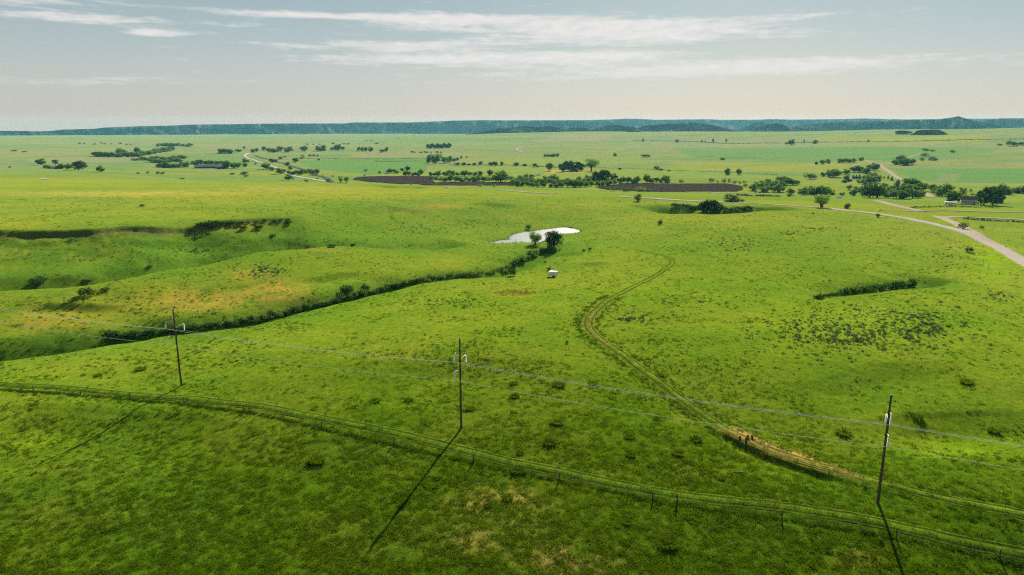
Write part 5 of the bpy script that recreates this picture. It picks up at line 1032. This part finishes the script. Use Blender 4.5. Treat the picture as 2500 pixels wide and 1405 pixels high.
for q, (u, v) in enumerate([(1865, 423.5), (1912, 425.5), (1928, 426), (1944, 427)]):
    p = place(u, v); mb = MB(); mb.tube([(-1.1, 0, .75), (-1.0, 0, .75), (1.0, 0, .75), (1.1, 0, .75)], [.62, .78, .78, .62], 14); o = mb.build('hay_bale', M['white'], smooth=False); o.location = p; o.rotation_euler.z = .3 * q
    tag(o, ['leftmost, separate white wrapped bale on the valley flat', 'left of three white wrapped bales on the valley flat', 'middle of three white wrapped bales on the valley flat', 'right of three white wrapped bales on the valley flat'][q], 'hay bale', 'white bales on the valley flat')
# upright dark stubs on the cut bank, a fallen log, a pale stump
for q, (u, v, h) in enumerate([(1806, 1072, 8), (1821, 1079, 12), (1825, 1071, 10), (1836, 1070, 8)]):
    p = place(u, v); hh = h * .075; mb = MB(); mb.tube([(0, 0, -.1), (.02, 0, hh * .5), (-.02, .02, hh)], [.2, .22, .14], 9); o = mb.build('post_stub', M['post'], smooth=True); o.location = p
    tag(o, ['leftmost dark post stub on the bare cut bank', 'tallest dark post stub at the edge of the cut bank', 'slim dark post stub behind the tallest on the cut bank', 'rightmost dark post stub on the bare cut bank'][q], 'post', 'post stubs on the cut bank')
p0, p1 = place(1789, 1153), place(1825, 1155); mb = MB(); mb.tube([Vector((0, 0, .08)), (p1 - p0) * .5 + Vector((0, 0, .12)), (p1 - p0) + Vector((0, 0, .08))], [.07, .08, .05], 7); o = mb.build('fallen_log', M['log'], smooth=True); o.location = p0; tag(o, 'thin bleached log lying in the grass between the two tracks', 'log')
p = place(1342, 659); mb = MB(); mb.tube([(0, 0, -.1), (.05, 0, .8), (.1, .05, 1.7)], [.3, .33, .2], 8); mb.tube([(.05, 0, 1.0), (.7, .1, 1.5)], [.16, .08], 6); o = mb.build('tree_stump', M['log'], smooth=True); o.location = p; tag(o, 'pale broken tree stump just above the box trailer', 'stump')

# ------------------------------------------------------------------ tussocks, sagebrush, grass
for q, (u, v, w) in enumerate([(1342, 1084, 34), (1265, 1153, 34), (1365, 943, 28), (1700, 1076, 30), (1655, 1110, 28), (1604, 1025, 18), (1362, 1034, 30), (1537, 1069, 24), (1255, 970, 24), (1255, 938, 20), (915, 981, 26), (998, 979, 22), (775, 1127, 42), (2060, 1061, 36), (2426, 1054, 28), (1630, 1333, 46), (1540, 1113, 24), (1270, 1108, 18), (1590, 1138, 18), (1448, 938, 22),
                                    (1240, 1220, 26), (1190, 1236, 20), (1530, 1278, 24), (1520, 1352, 22), (2360, 935, 30), (2240, 1020, 26), (1612, 918, 18), (345, 903, 26), (240, 918, 18), (1150, 1000, 22)]):
    pl = plant('tussock', u, v, w * .85, w * .36, 'thick grass tussock with a dark shaded side, standing out of the near pasture', 'grass clump', 'tussocks in the near pasture', 'grass_tussock')
g = np.random.default_rng(12); SG = []
def sage_patch(u, v, ru, rv, n_, s0, s1):
    a = g.random(n_) * 6.283; r_ = np.abs(g.normal(size=n_)) * .55 + .12; 
    for q in range(n_): SG.append((u + math.cos(a[q]) * r_[q] * ru * (.8 + .4 * g.random()), v + math.sin(a[q]) * r_[q] * rv, s0 * .75 + (s1 - s0 * .75) * g.random() ** 2.2))
sage_patch(2060, 825, 190, 48, 400, 6, 14); sage_patch(2260, 800, 130, 58, 340, 6, 14); sage_patch(2000, 790, 150, 40, 150, 6, 12); sage_patch(2150, 765, 220, 22, 120, 5, 10); sage_patch(1930, 820, 90, 40, 60, 6, 12); sage_patch(2130, 760, 330, 40, 90, 5, 10)
sage_patch(1540, 780, 60, 12, 60, 6, 12); sage_patch(1670, 745, 120, 30, 70, 5, 10); sage_patch(1800, 600, 90, 22, 80, 4, 9); sage_patch(1710, 600, 200, 40, 60, 4, 8); sage_patch(2010, 560, 60, 8, 35, 4, 8); sage_patch(1930, 570, 50, 10, 40, 4, 8); sage_patch(2320, 640, 90, 40, 60, 5, 9); sage_patch(2440, 725, 80, 20, 60, 6, 10); sage_patch(1450, 590, 200, 30, 40, 4, 7)
sage_patch(1110, 735, 130, 20, 90, 5, 9); sage_patch(650, 660, 80, 18, 90, 6, 11); sage_patch(460, 770, 240, 40, 90, 5, 10); sage_patch(480, 615, 70, 10, 60, 4, 8); sage_patch(1000, 560, 200, 25, 160, 3, 6); sage_patch(1150, 545, 120, 22, 90, 3, 6); sage_patch(300, 620, 300, 40, 130, 3, 7); sage_patch(150, 760, 150, 60, 70, 5, 10); sage_patch(780, 600, 160, 40, 60, 4, 7)
sage_patch(1150, 860, 250, 60, 60, 5, 9); sage_patch(1700, 900, 400, 120, 90, 5, 9); sage_patch(300, 900, 300, 40, 40, 6, 9); sage_patch(2250, 1150, 250, 60, 40, 5, 10); sage_patch(1300, 1200, 900, 190, 150, 5, 11)
SG = np.array([s for s in SG if s[0] > -80 and s[0] < 2580]); sx, sy, sz = hit(SG[:, 0], SG[:, 1]); sm = metres(SG[:, 2], sx, sy, sz)
order = np.argsort(-SG[:, 2] * (SG[:, 0] > 0) * (SG[:, 0] < 2500)); SL_ = []
for q, i in enumerate(order):
    w = min(float(sm[i]), 2.4); h = w * (.30 + .14 * g.random())
    if q < 300:
        o = obj('sagebrush', PROTO['sage'][q % 4]); o.location = (sx[i], sy[i], sz[i] + GZ); o.rotation_euler.z = q * 2.4; o.scale = (w, w * .9, h)
        knoll = 1820 < SG[i, 0] < 2400 and 735 < SG[i, 1] < 890
        tag(o, 'dark grey-green sagebrush clump in the dense stand on the right-hand knoll' if knoll else 'dark grey-green sagebrush clump scattered singly over the open pasture', 'sagebrush', 'sagebrush on the right-hand knoll' if knoll else 'scattered sagebrush of the pasture')
    else: SL_.append((sx[i], sy[i], sz[i] + GZ, w, h))

def scatter(name, protos, P, scale, rot, label, cat):
    """points carry scale and turn; instanced by geometry nodes as one mass"""
    me = bpy.data.meshes.new(name); P = np.asarray(P, np.float32); me.vertices.add(len(P)); me.vertices.foreach_set('co', P.ravel())
    a = me.attributes.new('sc', 'FLOAT_VECTOR', 'POINT'); a.data.foreach_set('vector', np.asarray(scale, np.float32).ravel())
    a = me.attributes.new('rz', 'FLOAT', 'POINT'); a.data.foreach_set('value', np.asarray(rot, np.float32))
    o = obj(name, me); ng = bpy.data.node_groups.new(name + '_nodes', 'GeometryNodeTree')
    ng.interface.new_socket('Geometry', in_out='INPUT', socket_type='NodeSocketGeometry'); ng.interface.new_socket('Geometry', in_out='OUTPUT', socket_type='NodeSocketGeometry')
    N = ng.nodes; Lk = ng.links; gi = N.new('NodeGroupInput'); go = N.new('NodeGroupOutput'); iop = N.new('GeometryNodeInstanceOnPoints'); join = N.new('GeometryNodeJoinGeometry')
    gti = N.new('GeometryNodeGeometryToInstance')
    for pm_ in protos:
        ob = bpy.data.objects.new(name + '_piece', pm_)        # kept out of the scene, only read by the nodes
        oi = N.new('GeometryNodeObjectInfo'); oi.inputs['Object'].default_value = ob; oi.inputs['As Instance'].default_value = True; Lk.new(oi.outputs['Geometry'], gti.inputs[0])
    iop.inputs['Pick Instance'].default_value = True
    na = N.new('GeometryNodeInputNamedAttribute'); na.data_type = 'FLOAT_VECTOR'; na.inputs['Name'].default_value = 'sc'
    nb = N.new('GeometryNodeInputNamedAttribute'); nb.data_type = 'FLOAT'; nb.inputs['Name'].default_value = 'rz'
    cx = N.new('ShaderNodeCombineXYZ'); Lk.new(nb.outputs['Attribute'], cx.inputs[2])
    Lk.new(gi.outputs[0], iop.inputs['Points']); Lk.new(gti.outputs[0], iop.inputs['Instance']); Lk.new(na.outputs['Attribute'], iop.inputs['Scale'])
    e2r = N.new('FunctionNodeEulerToRotation'); Lk.new(cx.outputs[0], e2r.inputs[0]); Lk.new(e2r.outputs[0], iop.inputs['Rotation'])
    Lk.new(iop.outputs[0], go.inputs[0]); md = o.modifiers.new('scatter', 'NODES'); md.node_group = ng
    return tag(o, label, cat, kind='stuff')
SL_ = np.array(SL_); scatter('sagebrush_cover', PROTO['sage'], SL_[:, :3], np.stack([SL_[:, 3], SL_[:, 3] * .9, SL_[:, 4]], 1), g.random(len(SL_)) * 6.283, 'thin scatter of small sagebrush over the hills', 'sagebrush')
PR = np.concatenate([POND, POND[:1]]); RP = smooth_path(None, 1.0, PR)
# grass: tufts through the near pasture, thinning out with distance
TUFT = [tuft_mesh('tuft', M['blade'], q, 15, .17, .18, .02) for q in range(6)]
def grass_points(n_, r0, r1, seed):
    g_ = np.random.default_rng(seed); th = (g_.random(n_) - .5) * 2 * R(50); lr = np.exp(np.log(r0) + g_.random(n_) * np.log(r1 / r0)); return lr * np.sin(th), lr * np.cos(th), g_
x, y, g_ = grass_points(900000, 34, 330, 1); keep = fbm(x / 1.1, y / 1.1, 3, 101) + .06 * fbm(x / 18, y / 18, 2, 102) > .33 + .3 * g_.random(len(x)) + .42 * sstep(90, 190, np.hypot(x, y)) + .5 * sstep(R(39), R(50), np.abs(np.arctan2(x, y))); x, y = x[keep], y[keep]
dk = np.minimum(seg_dist(x, y, T1[::5])[0], np.minimum(seg_dist(x, y, T2[::5])[0], seg_dist(x, y, EMB)[0] * .6)); x, y = x[dk > 1.55], y[dk > 1.55]
s_ = (.5 + 1.1 * g_.random(len(x)) ** 2) * (1 + np.hypot(x, y) / 260)
scatter('grass', TUFT, np.stack([x, y, ground(x, y) + GZ - .02], 1), np.stack([s_, s_, s_ * .8], 1), g_.random(len(x)) * 6.283, 'short prairie grass of the near pasture', 'grass')
x, y, g_ = grass_points(140000, 100, 640, 2); keep = fbm(x / 7, y / 7, 3, 131) + .3 * fbm(x / 40, y / 40, 2, 132) > .53 + .36 * g_.random(len(x)); x, y = x[keep], y[keep]
dk = np.minimum(seg_dist(x, y, T1[::5])[0], np.minimum(seg_dist(x, y, T2[::5])[0], seg_dist(x, y, RP[::3])[0] - 2)); keep = (dk > 1.8) & ~in_poly(x, y, POND); x, y = x[keep], y[keep]
rp_ = smooth_path(MAIN_ROAD, 30.0); keep = seg_dist(x, y, rp_)[0] > 6; x, y = x[keep], y[keep]
s_ = (.30 + .75 * g_.random(len(x)) ** 3) * (1 + np.hypot(x, y) / 1200)
CLUMP = [tuft_mesh('tuft', M['blade_dark'], q + 200, 34, .42, .36, .05) for q in range(2)] + [tuft_mesh('tuft', M['blade'], q + 220, 34, .42, .34, .05) for q in range(3)]
scatter('grass_clumps', CLUMP, np.stack([x, y, ground(x, y) + GZ - .02], 1), np.stack([s_, s_, s_ * .8], 1), g_.random(len(x)) * 6.283, 'small grass clumps speckling the hillsides', 'grass')
# ranker, darker grass in the ditches beside the worn track
DT = [tuft_mesh('tuft', M['blade_dark'], q + 30, 22, .3, .5, .04) for q in range(4)]
def beside(path, off, width, n_, seed):
    g_ = np.random.default_rng(seed); i = g_.integers(1, len(path) - 1, n_); T = path[i + 1] - path[i - 1]; T /= np.hypot(T[:, 0], T[:, 1])[:, None]; Nn = np.stack([T[:, 1], -T[:, 0]], 1); o = off + g_.normal(size=n_) * width
    return path[i] + T * (g_.random(n_) - .5)[:, None] * 1.6 + Nn * o[:, None]
RPp = beside(RP, 0.5, .4, 520, 8); g_ = np.random.default_rng(9); s_ = (.35 + .6 * g_.random(len(RPp))) * (.5 + fbm(RPp[:, 0] / 6, RPp[:, 1] / 6, 2, 3)); gz_ = np.maximum(ground(RPp[:, 0], RPp[:, 1]), POND_Z - .1)
scatter('reeds', [tuft_mesh('tuft', M['blade_dark'], q + 60, 24, .35, .8, .03) for q in range(3)], np.stack([RPp[:, 0], RPp[:, 1], gz_ + GZ], 1), np.stack([s_, s_, s_], 1), g_.random(len(RPp)) * 6.283, 'dark reeds and rank grass along the pond margin', 'reeds')
# unit normals point to the right of the walking direction; track 2 is walked from the near right corner up the hill
fence_path = smooth_path(None, 1.0, [(c.x, c.y) for c in chain])
lowT2 = T2[:int(len(T2) * .62)]
DP = np.concatenate([beside(lowT2, -3.0, .8, 900, 1), beside(lowT2, 2.6, .7, 500, 2), beside(fence_path, 0, .3, 1500, 3), beside(T1, 0, .25, 900, 5), beside(lowT2, 0, .25, 500, 6)])
g_ = np.random.default_rng(4); s_ = .5 + .7 * g_.random(len(DP)); scatter('ditch_grass', DT, np.stack([DP[:, 0], DP[:, 1], ground(DP[:, 0], DP[:, 1]) + GZ - .02], 1), np.stack([s_, s_, s_ * .75], 1), g_.random(len(DP)) * 6.283, 'rank dark grass in the ditches and under the fence', 'grass')

# ------------------------------------------------------------------ the air
HAZE = 1.8e-5
mb = MB(); mb.box(-12000, 12000, -600, 11400, -140, 146)
hz = mb.mesh('haze', NT('haze_air').m); hm = hz.materials[0]; nt = hm.node_tree; pv = nt.nodes.new('ShaderNodeVolumePrincipled'); nt.links.new(pv.outputs[0], [n_ for n_ in nt.nodes if n_.type == 'OUTPUT_MATERIAL'][0].inputs['Volume'])
pv.inputs['Color'].default_value = (0.27, 0.79, 1.0, 1); pv.inputs['Density'].default_value = HAZE; pv.inputs['Anisotropy'].default_value = 0.2
hm.cycles.volume_sampling = 'DISTANCE'; hm.cycles.homogeneous_volume = True
tag(obj('haze', hz), kind='stuff')

# ------------------------------------------------------------------ small sets of look-alikes: tell them apart by their place in the row
ORD = ['leftmost', 'second from left', 'third from left', 'fourth from left', 'fifth from left', 'sixth from left', 'seventh from left', 'eighth from left', 'ninth from left', 'tenth from left', 'eleventh from left', 'twelfth from left', 'thirteenth from left']
byl = {}
for o in SC.objects:
    if o.parent is None and o.get('group') and o.get('label'): byl.setdefault(o['label'], []).append(o)
for lab, os_ in byl.items():
    if 1 < len(os_) <= 13 and len(lab.split()) <= 13:
        os_.sort(key=lambda o: o.location.x / max(o.location.y, 1.0))
        for q, o in enumerate(os_): o['label'] = lab + ', ' + ('rightmost' if q == len(os_) - 1 else ORD[q])
